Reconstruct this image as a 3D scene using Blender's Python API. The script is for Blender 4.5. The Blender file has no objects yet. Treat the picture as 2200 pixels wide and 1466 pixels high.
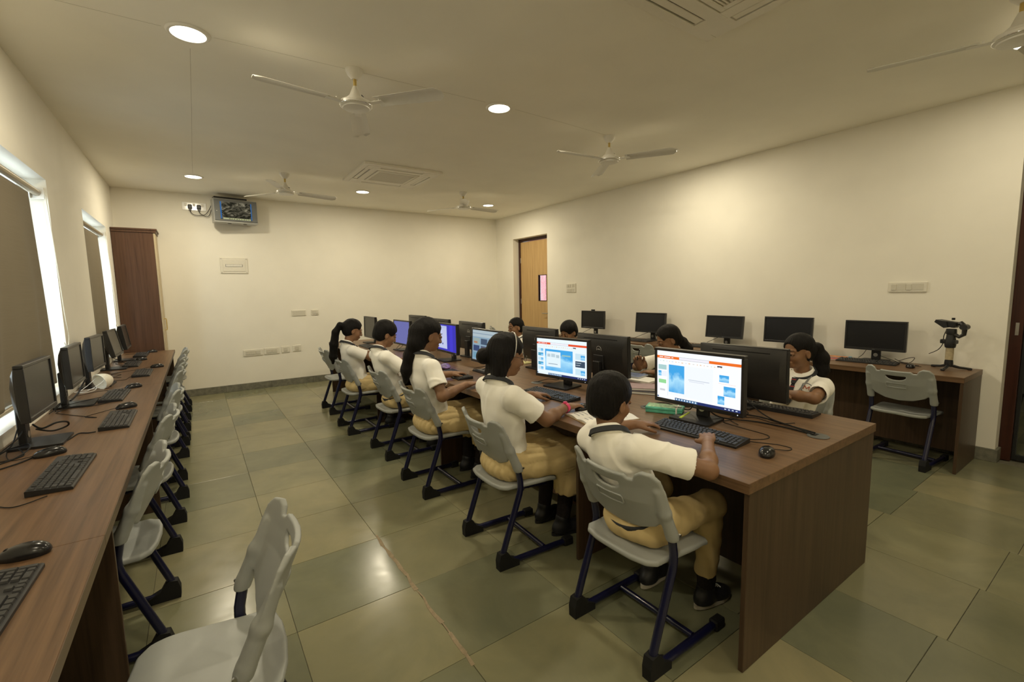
import bpy, bmesh, math, random
import numpy as np
from mathutils import Matrix, Vector
random.seed(7)
SC = bpy.context.scene
COL = SC.collection
PI = math.pi
R = math.radians

# ------------------------------------------------------------------ camera, world, lights, exposure
W, D, H = 6.055, 8.117, 2.926          # room: left wall x=0, right wall x=W, back wall y=D, ceiling z=H
FRONT = -2.6                           # wall behind the camera
def look_matrix(yaw, pitch, roll):
    cy, sy, cp, sp = math.cos(yaw), math.sin(yaw), math.cos(pitch), math.sin(pitch)
    f = Vector((sy*cp, cy*cp, -sp)); r = Vector((cy, -sy, 0)); u = r.cross(f)
    cr, sr = math.cos(roll), math.sin(roll)
    r2 = r*cr + u*sr; u2 = r*-sr + u*cr
    return Matrix((r2, u2, -f)).transposed()
cam_data = bpy.data.cameras.new('camera')
cam_data.sensor_width = 36.0
cam_data.lens = 980.93/2200*36.0
cam_data.clip_start = 0.05
cam = bpy.data.objects.new('camera', cam_data)
COL.objects.link(cam)
cam.matrix_world = Matrix.Translation((0.8167, 0, 1.4551)) @ look_matrix(0.603, 0.1091, -0.0188).to_4x4()
SC.camera = cam
world = bpy.data.worlds.new('daylight_sky')
SC.world = world
world.use_nodes = True
bg = world.node_tree.nodes['Background']
bg.inputs[0].default_value = (0.86, 0.93, 1.0, 1)
bg.inputs[1].default_value = 4.6
SC.view_settings.view_transform = 'Standard'
SC.view_settings.look = 'None'
SC.view_settings.gamma = 1.0
SC.view_settings.use_curve_mapping = False
SC.view_settings.exposure = 0.1
SC.cycles.use_denoising = True
SC.cycles.max_bounces = 10
SC.cycles.diffuse_bounces = 8
SC.cycles.sample_clamp_indirect = 4.0
LAMP_W = 20.4
LAMP_COLOR = (1.0, 0.885, 0.655)
LAMPS = [(0.90, 3.26), (2.95, 3.22), (5.146, 3.24), (0.914, 6.96), (2.93, 6.81), (5.07, 6.82), (5.178, 0.62), (2.95, 0.42), (0.9, 0.42), (0.9, -2.1), (2.95, -2.1)]  # last four are unseen, added along the grid to brighten the near shirts

# ------------------------------------------------------------------ materials
def nt(name):
    m = bpy.data.materials.new(name); m.use_nodes = True
    t = m.node_tree
    return m, t, t.nodes['Principled BSDF']
def node(t, kind, **kw):
    n = t.nodes.new(kind)
    for k, v in kw.items(): setattr(n, k, v)
    return n
def setin(n, **kw):
    for k, v in kw.items():
        n.inputs[k.replace('_', ' ')].default_value = v
def coords(t, scale=(1, 1, 1), src='Object'):
    tc = node(t, 'ShaderNodeTexCoord'); mp = node(t, 'ShaderNodeMapping')
    mp.inputs['Scale'].default_value = scale
    t.links.new(tc.outputs[src], mp.inputs['Vector'])
    return mp.outputs['Vector']
def ramp(t, fac, stops):
    r = node(t, 'ShaderNodeValToRGB')
    els = r.color_ramp.elements
    while len(els) < len(stops): els.new(0.5)
    for e, (p, c) in zip(els, stops):
        e.position = p; e.color = (*c, 1)
    t.links.new(fac, r.inputs['Fac'])
    return r.outputs['Color']
def bump(t, p, height, strength=0.2, dist=0.01):
    b = node(t, 'ShaderNodeBump')
    b.inputs['Strength'].default_value = strength; b.inputs['Distance'].default_value = dist
    t.links.new(height, b.inputs['Height']); t.links.new(b.outputs['Normal'], p.inputs['Normal'])
def plain(name, col, rough=0.5, spec=0.5, metal=0.0, noise=0.0, nscale=40, bumpy=0.0, coat=0.0):
    m, t, p = nt(name)
    setin(p, Roughness=rough, Metallic=metal)
    p.inputs['Specular IOR Level'].default_value = spec
    p.inputs['Coat Weight'].default_value = coat
    n = node(t, 'ShaderNodeTexNoise'); setin(n, Scale=float(nscale), Detail=4.0)
    t.links.new(coords(t), n.inputs['Vector'])
    lo = tuple(c*(1-noise) for c in col); hi = tuple(min(1, c*(1+noise)) for c in col)
    t.links.new(ramp(t, n.outputs['Fac'], [(0.3, lo), (0.7, hi)]), p.inputs['Base Color'])
    if bumpy: bump(t, p, n.outputs['Fac'], bumpy, 0.004)
    return m
def wood(name, axis, dark, light, rough=0.38):
    m, t, p = nt(name)
    s = [26.0, 26.0, 26.0]; s['xyz'.index(axis)] = 0.9
    n = node(t, 'ShaderNodeTexNoise'); setin(n, Scale=1.6, Detail=7.0, Roughness=0.62, Distortion=0.25)
    t.links.new(coords(t, s), n.inputs['Vector'])
    s2 = [120.0]*3; s2['xyz'.index(axis)] = 3.0
    n2 = node(t, 'ShaderNodeTexNoise'); setin(n2, Scale=1.0, Detail=3.0)
    t.links.new(coords(t, s2), n2.inputs['Vector'])
    mx = node(t, 'ShaderNodeMath', operation='MULTIPLY_ADD')
    t.links.new(n2.outputs['Fac'], mx.inputs[0]); mx.inputs[1].default_value = 0.35
    t.links.new(n.outputs['Fac'], mx.inputs[2])
    mid = tuple((a+b)/2 for a, b in zip(dark, light))
    t.links.new(ramp(t, mx.outputs[0], [(0.42, dark), (0.62, mid), (0.88, light)]), p.inputs['Base Color'])
    setin(p, Roughness=rough)
    p.inputs['Specular IOR Level'].default_value = 0.4
    bump(t, p, n2.outputs['Fac'], 0.05, 0.002)
    return m
def emit(name, col, strength=1.0):
    m = bpy.data.materials.new(name); m.use_nodes = True
    t = m.node_tree; t.nodes.remove(t.nodes['Principled BSDF'])
    e = node(t, 'ShaderNodeEmission'); e.inputs[0].default_value = (*col, 1); e.inputs[1].default_value = strength
    t.links.new(e.outputs[0], t.nodes['Material Output'].inputs['Surface'])
    return m
M = {}
M['wall'] = plain('wall_paint', (0.83, 0.80, 0.71), 0.75, 0.25, noise=0.02, nscale=3, bumpy=0.03)
M['ceiling'] = plain('ceiling_paint', (0.90, 0.87, 0.77), 0.85, 0.2, noise=0.025, nscale=2)
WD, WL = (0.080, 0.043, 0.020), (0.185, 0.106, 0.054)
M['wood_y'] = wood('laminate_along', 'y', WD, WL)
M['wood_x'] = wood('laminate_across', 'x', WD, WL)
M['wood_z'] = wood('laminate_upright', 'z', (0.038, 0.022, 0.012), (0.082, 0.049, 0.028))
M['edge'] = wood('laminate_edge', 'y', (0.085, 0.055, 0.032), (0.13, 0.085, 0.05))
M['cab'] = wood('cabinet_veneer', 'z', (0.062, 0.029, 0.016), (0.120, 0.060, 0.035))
M['door_wood'] = wood('door_veneer', 'z', (0.42, 0.26, 0.10), (0.60, 0.40, 0.18), 0.45)
M['frame_red'] = wood('door_frame_wood', 'z', (0.030, 0.009, 0.006), (0.058, 0.017, 0.010), 0.3)
M['beige'] = plain('beige_laminate', (0.50, 0.41, 0.26), 0.5, noise=0.04)
M['skirting'] = plain('skirting_stone', (0.17, 0.165, 0.125), 0.5, noise=0.3, nscale=22)
M['grey_plastic'] = plain('chair_grey_plastic', (0.325, 0.34, 0.325), 0.42, 0.45, noise=0.025, nscale=14)
M['navy'] = plain('navy_tube', (0.006, 0.007, 0.034), 0.28, 0.5, noise=0.05, coat=0.3)
M['black'] = plain('black_plastic', (0.012, 0.012, 0.013), 0.42, 0.45, noise=0.1, nscale=60)
M['black_gloss'] = plain('black_gloss', (0.010, 0.010, 0.011), 0.22, 0.5, noise=0.05)
M['bezel'] = plain('bezel_plastic', (0.016, 0.016, 0.017), 0.34, 0.5, noise=0.05)
M['back'] = plain('panel_back_plastic', (0.022, 0.021, 0.020), 0.36, 0.5, noise=0.08, nscale=90)
M['key'] = plain('key_plastic', (0.030, 0.030, 0.031), 0.48, 0.45, noise=0.06)
M['screen_off'] = plain('dark_screen', (0.012, 0.012, 0.013), 0.26, 0.4, noise=0.02)
M['rubber'] = plain('black_rubber', (0.010, 0.010, 0.010), 0.7, 0.3, noise=0.1)
M['white_plastic'] = plain('white_plastic', (0.80, 0.78, 0.72), 0.4, 0.45, noise=0.01)
M['switch'] = plain('switch_plate', (0.72, 0.69, 0.60), 0.4, 0.45, noise=0.02)
M['switch_key'] = plain('switch_rocker', (0.60, 0.57, 0.48), 0.35, 0.5, noise=0.02)
M['ac'] = plain('ac_plastic', (0.80, 0.765, 0.67), 0.45, 0.4, noise=0.01)
M['ac_dark'] = plain('ac_recess', (0.20, 0.185, 0.15), 0.6, noise=0.05)
M['filter'] = plain('intake_filter', (0.045, 0.042, 0.035), 0.8, noise=0.05)
M['fan'] = plain('fan_enamel', (0.74, 0.72, 0.66), 0.32, 0.5, noise=0.02)
M['brass'] = plain('yellowed_rod', (0.55, 0.40, 0.12), 0.4, 0.5, noise=0.1)
M['chrome'] = plain('chrome_ring', (0.8, 0.8, 0.78), 0.15, 0.5, 1.0, noise=0.02)
M['steel'] = plain('satin_steel', (0.5, 0.49, 0.46), 0.3, 0.5, 1.0, noise=0.04)
M['alu'] = plain('window_frame_paint', (0.72, 0.73, 0.74), 0.4, noise=0.02)
M['roller'] = plain('roller_tube_metal', (0.34, 0.29, 0.20), 0.35, 0.5, 0.3, noise=0.03)
M['cord'] = plain('blind_cord', (0.66, 0.62, 0.50), 0.6)
M['tv_grey'] = plain('grey_metallic_case', (0.17, 0.18, 0.185), 0.38, 0.5, 0.3, noise=0.04)
M['tv_silver'] = plain('silver_case', (0.42, 0.42, 0.40), 0.38, 0.5, 0.2, noise=0.03)
M['skin'] = plain('brown_skin', (0.235, 0.122, 0.062), 0.5, 0.4, noise=0.10, nscale=24)
M['lip'] = plain('lip_skin', (0.22, 0.075, 0.05), 0.45, 0.4, noise=0.05)
M['eye_white'] = plain('eye_white', (0.62, 0.58, 0.52), 0.2, 0.5)
M['iris'] = plain('dark_iris', (0.012, 0.008, 0.006), 0.1, 0.6)
M['shirt'] = plain('shirt_cotton', (0.90, 0.88, 0.81), 0.85, 0.15, noise=0.03, nscale=9, bumpy=0.12)
M['khaki'] = plain('khaki_cloth', (0.58, 0.45, 0.225), 0.85, 0.15, noise=0.07, nscale=12, bumpy=0.12)
M['trouser'] = plain('trouser_cloth', (0.27, 0.185, 0.085), 0.85, 0.15, noise=0.08, nscale=12, bumpy=0.12)
M['tie'] = plain('tie_cloth', (0.016, 0.018, 0.022), 0.7, noise=0.15, nscale=70)
M['tie_red'] = plain('tie_stripe', (0.35, 0.03, 0.03), 0.7)
M['sock'] = plain('dark_sock', (0.022, 0.018, 0.018), 0.9, 0.1, noise=0.2, nscale=90)
M['shoe'] = plain('black_shoe', (0.014, 0.014, 0.016), 0.45, noise=0.1)
M['sole'] = plain('pale_sole', (0.45, 0.42, 0.34), 0.6, noise=0.06)
M['paper'] = plain('white_paper', (0.80, 0.79, 0.74), 0.8, 0.2, noise=0.01)
M['paper_blue'] = plain('blue_paper', (0.13, 0.17, 0.30), 0.6, noise=0.2, nscale=30)
M['lanyard'] = plain('grey_lanyard', (0.22, 0.22, 0.21), 0.7, noise=0.4, nscale=150)
M['pink'] = plain('pink_strap', (0.72, 0.05, 0.16), 0.45, noise=0.2, nscale=60)
M['grommet'] = plain('grey_grommet', (0.09, 0.095, 0.09), 0.5, noise=0.05)
def hair_mat():
    m, t, p = nt('black_hair')
    n = node(t, 'ShaderNodeTexNoise'); setin(n, Scale=1.0, Detail=5.0, Roughness=0.7)
    t.links.new(coords(t, (260, 260, 22)), n.inputs['Vector'])
    t.links.new(ramp(t, n.outputs['Fac'], [(0.3, (0.003, 0.0027, 0.0025)), (0.75, (0.012, 0.010, 0.009))]), p.inputs['Base Color'])
    setin(p, Roughness=0.5)
    p.inputs['Specular IOR Level'].default_value = 0.16
    bump(t, p, n.outputs['Fac'], 0.7, 0.006)
    return m
M['hair'] = hair_mat()
def tile_mat():
    m, t, p = nt('kota_stone')
    oi = node(t, 'ShaderNodeObjectInfo')
    n = node(t, 'ShaderNodeTexNoise'); setin(n, Scale=2.2, Detail=7.0, Roughness=0.6, Distortion=0.6)
    add = node(t, 'ShaderNodeVectorMath', operation='ADD')
    tc = node(t, 'ShaderNodeTexCoord')
    t.links.new(tc.outputs['Object'], add.inputs[0]); t.links.new(oi.outputs['Location'], add.inputs[1])
    t.links.new(add.outputs[0], n.inputs['Vector'])
    base = ramp(t, oi.outputs['Random'], [(0.0, (0.160, 0.168, 0.110)), (0.3, (0.192, 0.194, 0.122)), (0.6, (0.225, 0.218, 0.133)), (0.85, (0.262, 0.242, 0.146)), (1.0, (0.175, 0.180, 0.118))])
    cloud = ramp(t, n.outputs['Fac'], [(0.3, (0.78, 0.80, 0.78)), (0.7, (1.12, 1.08, 1.0))])
    mx = node(t, 'ShaderNodeMix', data_type='RGBA', blend_type='MULTIPLY')
    mx.inputs['Factor'].default_value = 1.0
    t.links.new(base, mx.inputs['A']); t.links.new(cloud, mx.inputs['B'])
    t.links.new(mx.outputs['Result'], p.inputs['Base Color'])
    n3 = node(t, 'ShaderNodeTexNoise'); setin(n3, Scale=9.0, Detail=4.0)
    t.links.new(add.outputs[0], n3.inputs['Vector'])
    rr = node(t, 'ShaderNodeMapRange'); setin(rr, To_Min=0.13, To_Max=0.30)
    t.links.new(n3.outputs['Fac'], rr.inputs['Value']); t.links.new(rr.outputs[0], p.inputs['Roughness'])
    p.inputs['Specular IOR Level'].default_value = 0.45
    bump(t, p, n3.outputs['Fac'], 0.06, 0.004)
    return m
M['tile'] = tile_mat()
M['grout'] = plain('floor_grout', (0.16, 0.148, 0.10), 0.8, noise=0.2, nscale=20)
def glass_mat():
    m = bpy.data.materials.new('clear_glass'); m.use_nodes = True
    t = m.node_tree; t.nodes.remove(t.nodes['Principled BSDF'])
    a = node(t, 'ShaderNodeBsdfTransparent'); a.inputs[0].default_value = (0.93, 0.96, 0.95, 1)
    g = node(t, 'ShaderNodeBsdfGlossy'); g.inputs['Roughness'].default_value = 0.03
    mx = node(t, 'ShaderNodeMixShader'); mx.inputs[0].default_value = 0.10
    t.links.new(a.outputs[0], mx.inputs[1]); t.links.new(g.outputs[0], mx.inputs[2])
    t.links.new(mx.outputs[0], t.nodes['Material Output'].inputs['Surface'])
    return m
M['glass'] = glass_mat()
def blind_mat():
    m, t, p = nt('blind_fabric')
    n = node(t, 'ShaderNodeTexNoise'); setin(n, Scale=1.0, Detail=3.0)
    t.links.new(coords(t, (3, 3, 400)), n.inputs['Vector'])
    t.links.new(ramp(t, n.outputs['Fac'], [(0.3, (0.22, 0.185, 0.125)), (0.7, (0.25, 0.21, 0.145))]), p.inputs['Base Color'])
    setin(p, Roughness=0.9)
    tr = node(t, 'ShaderNodeBsdfTranslucent'); tr.inputs[0].default_value = (0.30, 0.27, 0.22, 1)
    mx = node(t, 'ShaderNodeMixShader'); mx.inputs[0].default_value = 0.13
    t.links.new(p.outputs[0], mx.inputs[1]); t.links.new(tr.outputs[0], mx.inputs[2])
    t.links.new(mx.outputs[0], t.nodes['Material Output'].inputs['Surface'])
    return m
M['blind'] = blind_mat()
M['lamp'] = emit('lamp_diffuser_glow', (1.0, 0.93, 0.76), 6.0)

# ------------------------------------------------------------------ mesh helpers
class MB:
    def __init__(s): s.v = []; s.f = []; s.m = []
    def add(s, vs, fs, mat=0, T=None):
        o = len(s.v)
        if T is not None: vs = [tuple(T @ Vector(p)) for p in vs]
        s.v += [tuple(p) for p in vs]
        for f in fs: s.f.append(tuple(i+o for i in f)); s.m.append(mat)
        return s
    def box(s, x0, x1, y0, y1, z0, z1, ch=0.0, mat=0, T=None):
        if ch <= 0:
            v = [(x, y, z) for x in (x0, x1) for y in (y0, y1) for z in (z0, z1)]
            f = [(0, 1, 3, 2), (4, 6, 7, 5), (0, 4, 5, 1), (2, 3, 7, 6), (0, 2, 6, 4), (1, 5, 7, 3)]
            return s.add(v, f, mat, T)
        lo = (x0, y0, z0); hi = (x1, y1, z1)
        v = []; idx = {}
        for c in [(a, b, d) for a in (0, 1) for b in (0, 1) for d in (0, 1)]:
            for ax in range(3):
                p = [(hi[i]-(0 if i == ax else ch)) if c[i] else (lo[i]+(0 if i == ax else ch)) for i in range(3)]
                idx[(c, ax)] = len(v); v.append(tuple(p))
        f = []
        for ax in range(3):
            o1, o2 = [i for i in range(3) if i != ax]
            for sgn in (0, 1):
                q = []
                for a, b in ((0, 0), (1, 0), (1, 1), (0, 1)):
                    c = [0, 0, 0]; c[ax] = sgn; c[o1] = a; c[o2] = b
                    q.append(idx[(tuple(c), ax)])
                f.append(tuple(q))
            for a in (0, 1):
                for b in (0, 1):
                    c0 = [0, 0, 0]; c0[o1] = a; c0[o2] = b; c1 = list(c0); c1[ax] = 1
                    c0, c1 = tuple(c0), tuple(c1)
                    f.append((idx[(c0, o1)], idx[(c1, o1)], idx[(c1, o2)], idx[(c0, o2)]))
        for c in [(a, b, d) for a in (0, 1) for b in (0, 1) for d in (0, 1)]:
            f.append((idx[(c, 0)], idx[(c, 1)], idx[(c, 2)]))
        return s.add(v, f, mat, T)
    def tube(s, pts, r, n=8, mat=0, closed=False, T=None):
        P = [Vector(p) for p in pts]; k = len(P)
        rs = r if isinstance(r, (list, tuple)) else [r]*k
        vs = []; up = None
        for i, p in enumerate(P):
            if closed: t = P[(i+1) % k]-P[i-1]
            else: t = P[min(i+1, k-1)]-P[max(i-1, 0)]
            t.normalize()
            if up is None:
                up = Vector((0, 0, 1)) if abs(t.z) < 0.9 else Vector((1, 0, 0))
            a = t.cross(up)
            if a.length < 1e-6: a = t.orthogonal()
            a.normalize(); b = a.cross(t); b.normalize(); up = b
            for j in range(n):
                w = 2*PI*j/n
                vs.append(p+a*(rs[i]*math.cos(w))+b*(rs[i]*math.sin(w)))
        fs = []
        for i in range(k if closed else k-1):
            for j in range(n):
                i2 = (i+1) % k
                fs.append((i*n+j, i*n+(j+1) % n, i2*n+(j+1) % n, i2*n+j))
        if not closed:
            fs.append(tuple(range(n-1, -1, -1))); fs.append(tuple((k-1)*n+j for j in range(n)))
        return s.add(vs, fs, mat, T)
    def lathe(s, prof, n=24, mat=0, T=None):
        vs = []; k = len(prof)
        for r, z in prof:
            for j in range(n): vs.append((max(r, 1e-4)*math.cos(2*PI*j/n), max(r, 1e-4)*math.sin(2*PI*j/n), z))
        fs = [(i*n+j, i*n+(j+1) % n, (i+1)*n+(j+1) % n, (i+1)*n+j) for i in range(k-1) for j in range(n)]
        fs.append(tuple(range(n-1, -1, -1))); fs.append(tuple((k-1)*n+j for j in range(n)))
        return s.add(vs, fs, mat, T)
    def prism(s, poly, axis, a0, a1, mat=0, T=None):
        def p3(p, a): q = list(p); q.insert(axis, a); return tuple(q)
        n = len(poly)
        vs = [p3(p, a0) for p in poly]+[p3(p, a1) for p in poly]
        fs = [tuple(range(n)), tuple(range(2*n-1, n-1, -1))]+[(i, (i+1) % n, n+(i+1) % n, n+i) for i in range(n)]
        return s.add(vs, fs, mat, T)
    def mesh(s, name, mats, smooth=35):
        me = bpy.data.meshes.new(name)
        me.from_pydata(s.v, [], s.f)
        for m in mats: me.materials.append(m)
        if len(mats) > 1: me.polygons.foreach_set('material_index', s.m)
        bm = bmesh.new(); bm.from_mesh(me)
        bmesh.ops.recalc_face_normals(bm, faces=bm.faces)
        bm.to_mesh(me); bm.free()
        if smooth:
            me.shade_smooth(); me.set_sharp_from_angle(angle=R(smooth))
        return me
def obj(name, me, parent=None, loc=None, rot=None):
    o = bpy.data.objects.new(name, me); COL.objects.link(o)
    if parent is not None: o.parent = parent
    if loc is not None: o.location = loc
    if rot is not None: o.rotation_euler = rot
    return o
def mk(name, mb, mats, parent=None, smooth=35, loc=None, rot=None):
    if not isinstance(mats, (list, tuple)): mats = [mats]
    return obj(name, mb.mesh(name, mats, smooth), parent, loc, rot)
def tag(o, label, cat, group=None):
    o['label'] = label; o['category'] = cat
    if group: o['group'] = group
    return o
def thing(name, label, cat, loc=(0, 0, 0), rz=0.0, group=None):
    o = bpy.data.objects.new(name, None); COL.objects.link(o)
    o.empty_display_size = 0.1
    o.location = loc; o.rotation_euler = (0, 0, rz)
    return tag(o, label, cat, group)
def struct(o):
    o['kind'] = 'structure'; return o
def dup(root, loc, rz, label, group=None):
    r = root.copy(); COL.objects.link(r); r.location = loc; r.rotation_euler = (0, 0, rz)
    r['label'] = label
    if group: r['group'] = group
    for ch in list(root.children):
        c = ch.copy(); COL.objects.link(c); c.parent = r
        for g in list(ch.children):
            d = g.copy(); COL.objects.link(d); d.parent = c
    return r
def curve_pts(ctrl, n=10):
    P = [Vector(p) for p in ctrl]; out = []
    for i in range(len(P)-1):
        p0 = P[max(i-1, 0)]; p1 = P[i]; p2 = P[i+1]; p3 = P[min(i+2, len(P)-1)]
        for j in range(n):
            t = j/n
            out.append(0.5*((2*p1)+(p2-p0)*t+(2*p0-5*p1+4*p2-p3)*t*t+(3*p1-p0-3*p2+p3)*t**3))
    out.append(P[-1]); return out

# ------------------------------------------------------------------ implicit surfaces (numpy), used for soft shapes and people
f4 = np.float32
class Vol:
    def __init__(s, lo, hi, h):
        s.lo = np.array(lo, float); s.h = h
        s.n = np.ceil((np.array(hi, float)-s.lo)/h).astype(int)+2
        s.d = np.full(tuple(s.n), 1.0, f4)
        s.ax = [(s.lo[i]+h*np.arange(s.n[i])).astype(f4) for i in range(3)]
    def blk(s, lo, hi, pad):
        a = np.clip(np.floor((np.array(lo)-pad-s.lo)/s.h).astype(int), 0, s.n)
        b = np.clip(np.ceil((np.array(hi)+pad-s.lo)/s.h).astype(int)+1, 0, s.n)
        sl = tuple(slice(a[i], b[i]) for i in range(3))
        X = s.ax[0][sl[0]][:, None, None]; Y = s.ax[1][sl[1]][None, :, None]; Z = s.ax[2][sl[2]][None, None, :]
        return sl, X, Y, Z
    def add(s, prim, k=0.0, op='u'):
        f, lo, hi = prim
        sl, X, Y, Z = s.blk(lo, hi, 3*s.h+k)
        Dv = s.d[sl]
        if Dv.size == 0: return s
        d = np.asarray(f(X, Y, Z), f4)
        if op == 'u': s.d[sl] = smin(Dv, d, k)
        else: s.d[sl] = -smin(-Dv, d, k)
        return s
    def ripple(s, amp, fn, band=0.03):
        i = np.nonzero(np.abs(s.d) < band)
        s.d[i] += (amp*fn(s.ax[0][i[0]], s.ax[1][i[1]], s.ax[2][i[2]])).astype(f4)
        return s
    def surf(s):
        d = s.d; h = s.h
        sg = d < 0
        nx, ny, nz = d.shape
        c = np.zeros((nx-1, ny-1, nz-1), np.uint8)
        for a in (0, 1):
            for b in (0, 1):
                for e in (0, 1): c += sg[a:nx-1+a, b:ny-1+b, e:nz-1+e]
        I = np.nonzero((c > 0) & (c < 8))
        flat = (I[0]*(ny-1)+I[1])*(nz-1)+I[2]
        P = np.zeros((len(flat), 3)); cnt = np.zeros(len(flat))
        corner = {}
        for a in (0, 1):
            for b in (0, 1):
                for e in (0, 1): corner[(a, b, e)] = d[I[0]+a, I[1]+b, I[2]+e].astype(float)
        for ax in range(3):
            for a in (0, 1):
                for b in (0, 1):
                    k0 = [a, b]; k0.insert(ax, 0); k1 = [a, b]; k1.insert(ax, 1)
                    v0, v1 = corner[tuple(k0)], corner[tuple(k1)]
                    m = (v0 < 0) != (v1 < 0)
                    t = np.where(m, v0/np.where(m, v0-v1, 1), 0)
                    for q in range(3):
                        P[:, q] += np.where(m, (t if q == ax else k0[q]), 0)
                    cnt += m
        P /= cnt[:, None]
        P = (P+np.stack(I, 1))*h+s.lo
        F = []
        for ax in range(3):
            o1, o2 = (ax+1) % 3, (ax+2) % 3
            s0 = [slice(1, -1)]*3; s0[ax] = slice(0, -1)
            s1 = [slice(1, -1)]*3; s1[ax] = slice(1, None)
            A = sg[tuple(s0)]; B = sg[tuple(s1)]
            for flip in (False, True):
                E = np.nonzero((A & ~B) if not flip else (~A & B))
                g = [E[q]+(0 if q == ax else 1) for q in range(3)]
                quad = []
                for da, db in ((-1, -1), (0, -1), (0, 0), (-1, 0)):
                    cc = [g[0].copy(), g[1].copy(), g[2].copy()]
                    cc[o1] = cc[o1]+da; cc[o2] = cc[o2]+db
                    quad.append(np.searchsorted(flat, (cc[0]*(ny-1)+cc[1])*(nz-1)+cc[2]))
                q = np.stack(quad if not flip else quad[::-1], 1)
                F.append(q)
        return P, np.concatenate(F)
    def mesh(s, name, mat, smooth=2):
        P, F = s.surf()
        n = len(P)
        A = np.concatenate([F[:, 0], F[:, 1], F[:, 2], F[:, 3]]); B = np.concatenate([F[:, 1], F[:, 2], F[:, 3], F[:, 0]])
        cnt = np.maximum(np.bincount(A, minlength=n)+np.bincount(B, minlength=n), 1)
        for it in range(smooth):
            for lam in (0.55, -0.57):
                Q = np.stack([(np.bincount(A, P[B, q], n)+np.bincount(B, P[A, q], n))/cnt for q in range(3)], 1)
                P = P+(Q-P)*lam
        me = bpy.data.meshes.new(name)
        me.vertices.add(len(P)); me.vertices.foreach_set('co', P.astype(f4).ravel())
        me.loops.add(F.size); me.loops.foreach_set('vertex_index', F.astype(np.int32).ravel())
        me.polygons.add(len(F)); me.polygons.foreach_set('loop_start', np.arange(0, F.size, 4, dtype=np.int32))
        me.materials.append(mat)
        me.update(calc_edges=True)
        me.shade_smooth()
        return me
def smin(a, b, k):
    if k <= 0: return np.minimum(a, b)
    h = np.clip(0.5+0.5*(b-a)/k, 0, 1)
    return b*(1-h)+a*h-k*h*(1-h)
def cone(a, b, ra, rb):
    a = np.array(a, float); b = np.array(b, float); ab = b-a; L2 = float(ab@ab)+1e-12
    def f(X, Y, Z):
        px, py, pz = X-f4(a[0]), Y-f4(a[1]), Z-f4(a[2])
        t = np.clip((px*f4(ab[0])+py*f4(ab[1])+pz*f4(ab[2]))/f4(L2), 0, 1)
        return np.sqrt((px-t*f4(ab[0]))**2+(py-t*f4(ab[1]))**2+(pz-t*f4(ab[2]))**2)-(f4(ra)+t*f4(rb-ra))
    rr = np.array([[ra]*3, [rb]*3])
    return f, np.minimum(a-ra, b-rb), np.maximum(a+ra, b+rb)
def ell(c, r, Rm=None):
    c = np.array(c, float); r = np.array(r, float); Rm = np.eye(3) if Rm is None else np.array(Rm)
    def f(X, Y, Z):
        px, py, pz = X-f4(c[0]), Y-f4(c[1]), Z-f4(c[2])
        q = [(px*f4(Rm[0, i])+py*f4(Rm[1, i])+pz*f4(Rm[2, i])) for i in range(3)]
        k0 = np.sqrt((q[0]/f4(r[0]))**2+(q[1]/f4(r[1]))**2+(q[2]/f4(r[2]))**2)
        k1 = np.sqrt((q[0]/f4(r[0]**2))**2+(q[1]/f4(r[1]**2))**2+(q[2]/f4(r[2]**2))**2)+f4(1e-6)
        return k0*(k0-1)/k1
    e = np.abs(Rm) @ r
    return f, c-e, c+e
def maxp(p1, fn):
    f, lo, hi = p1
    return (lambda X, Y, Z: np.maximum(f(X, Y, Z), fn(X, Y, Z))), lo, hi
def plane(pt, n):
    pt = np.array(pt, float); n = np.array(n, float); n /= np.linalg.norm(n)
    return lambda X, Y, Z: (X-f4(pt[0]))*f4(n[0])+(Y-f4(pt[1]))*f4(n[1])+(Z-f4(pt[2]))*f4(n[2])
def polysdf(U, V, poly):
    d = np.full(np.broadcast(U, V).shape, 1e9, f4); s = np.ones(d.shape, f4)
    n = len(poly)
    for i in range(n):
        x0, y0 = poly[i]; x1, y1 = poly[i-1]
        ex, ey = x1-x0, y1-y0
        wx, wy = U-x0, V-y0
        t = np.clip((wx*ex+wy*ey)/(ex*ex+ey*ey+1e-12), 0, 1)
        d = np.minimum(d, (wx-ex*t)**2+(wy-ey*t)**2)
        c1 = V >= y0; c2 = V < y1; c3 = ex*wy > ey*wx
        allc = (c1 & c2 & c3) | (~c1 & ~c2 & ~c3)
        s = np.where(allc, -s, s)
    return s*np.sqrt(d)

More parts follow.
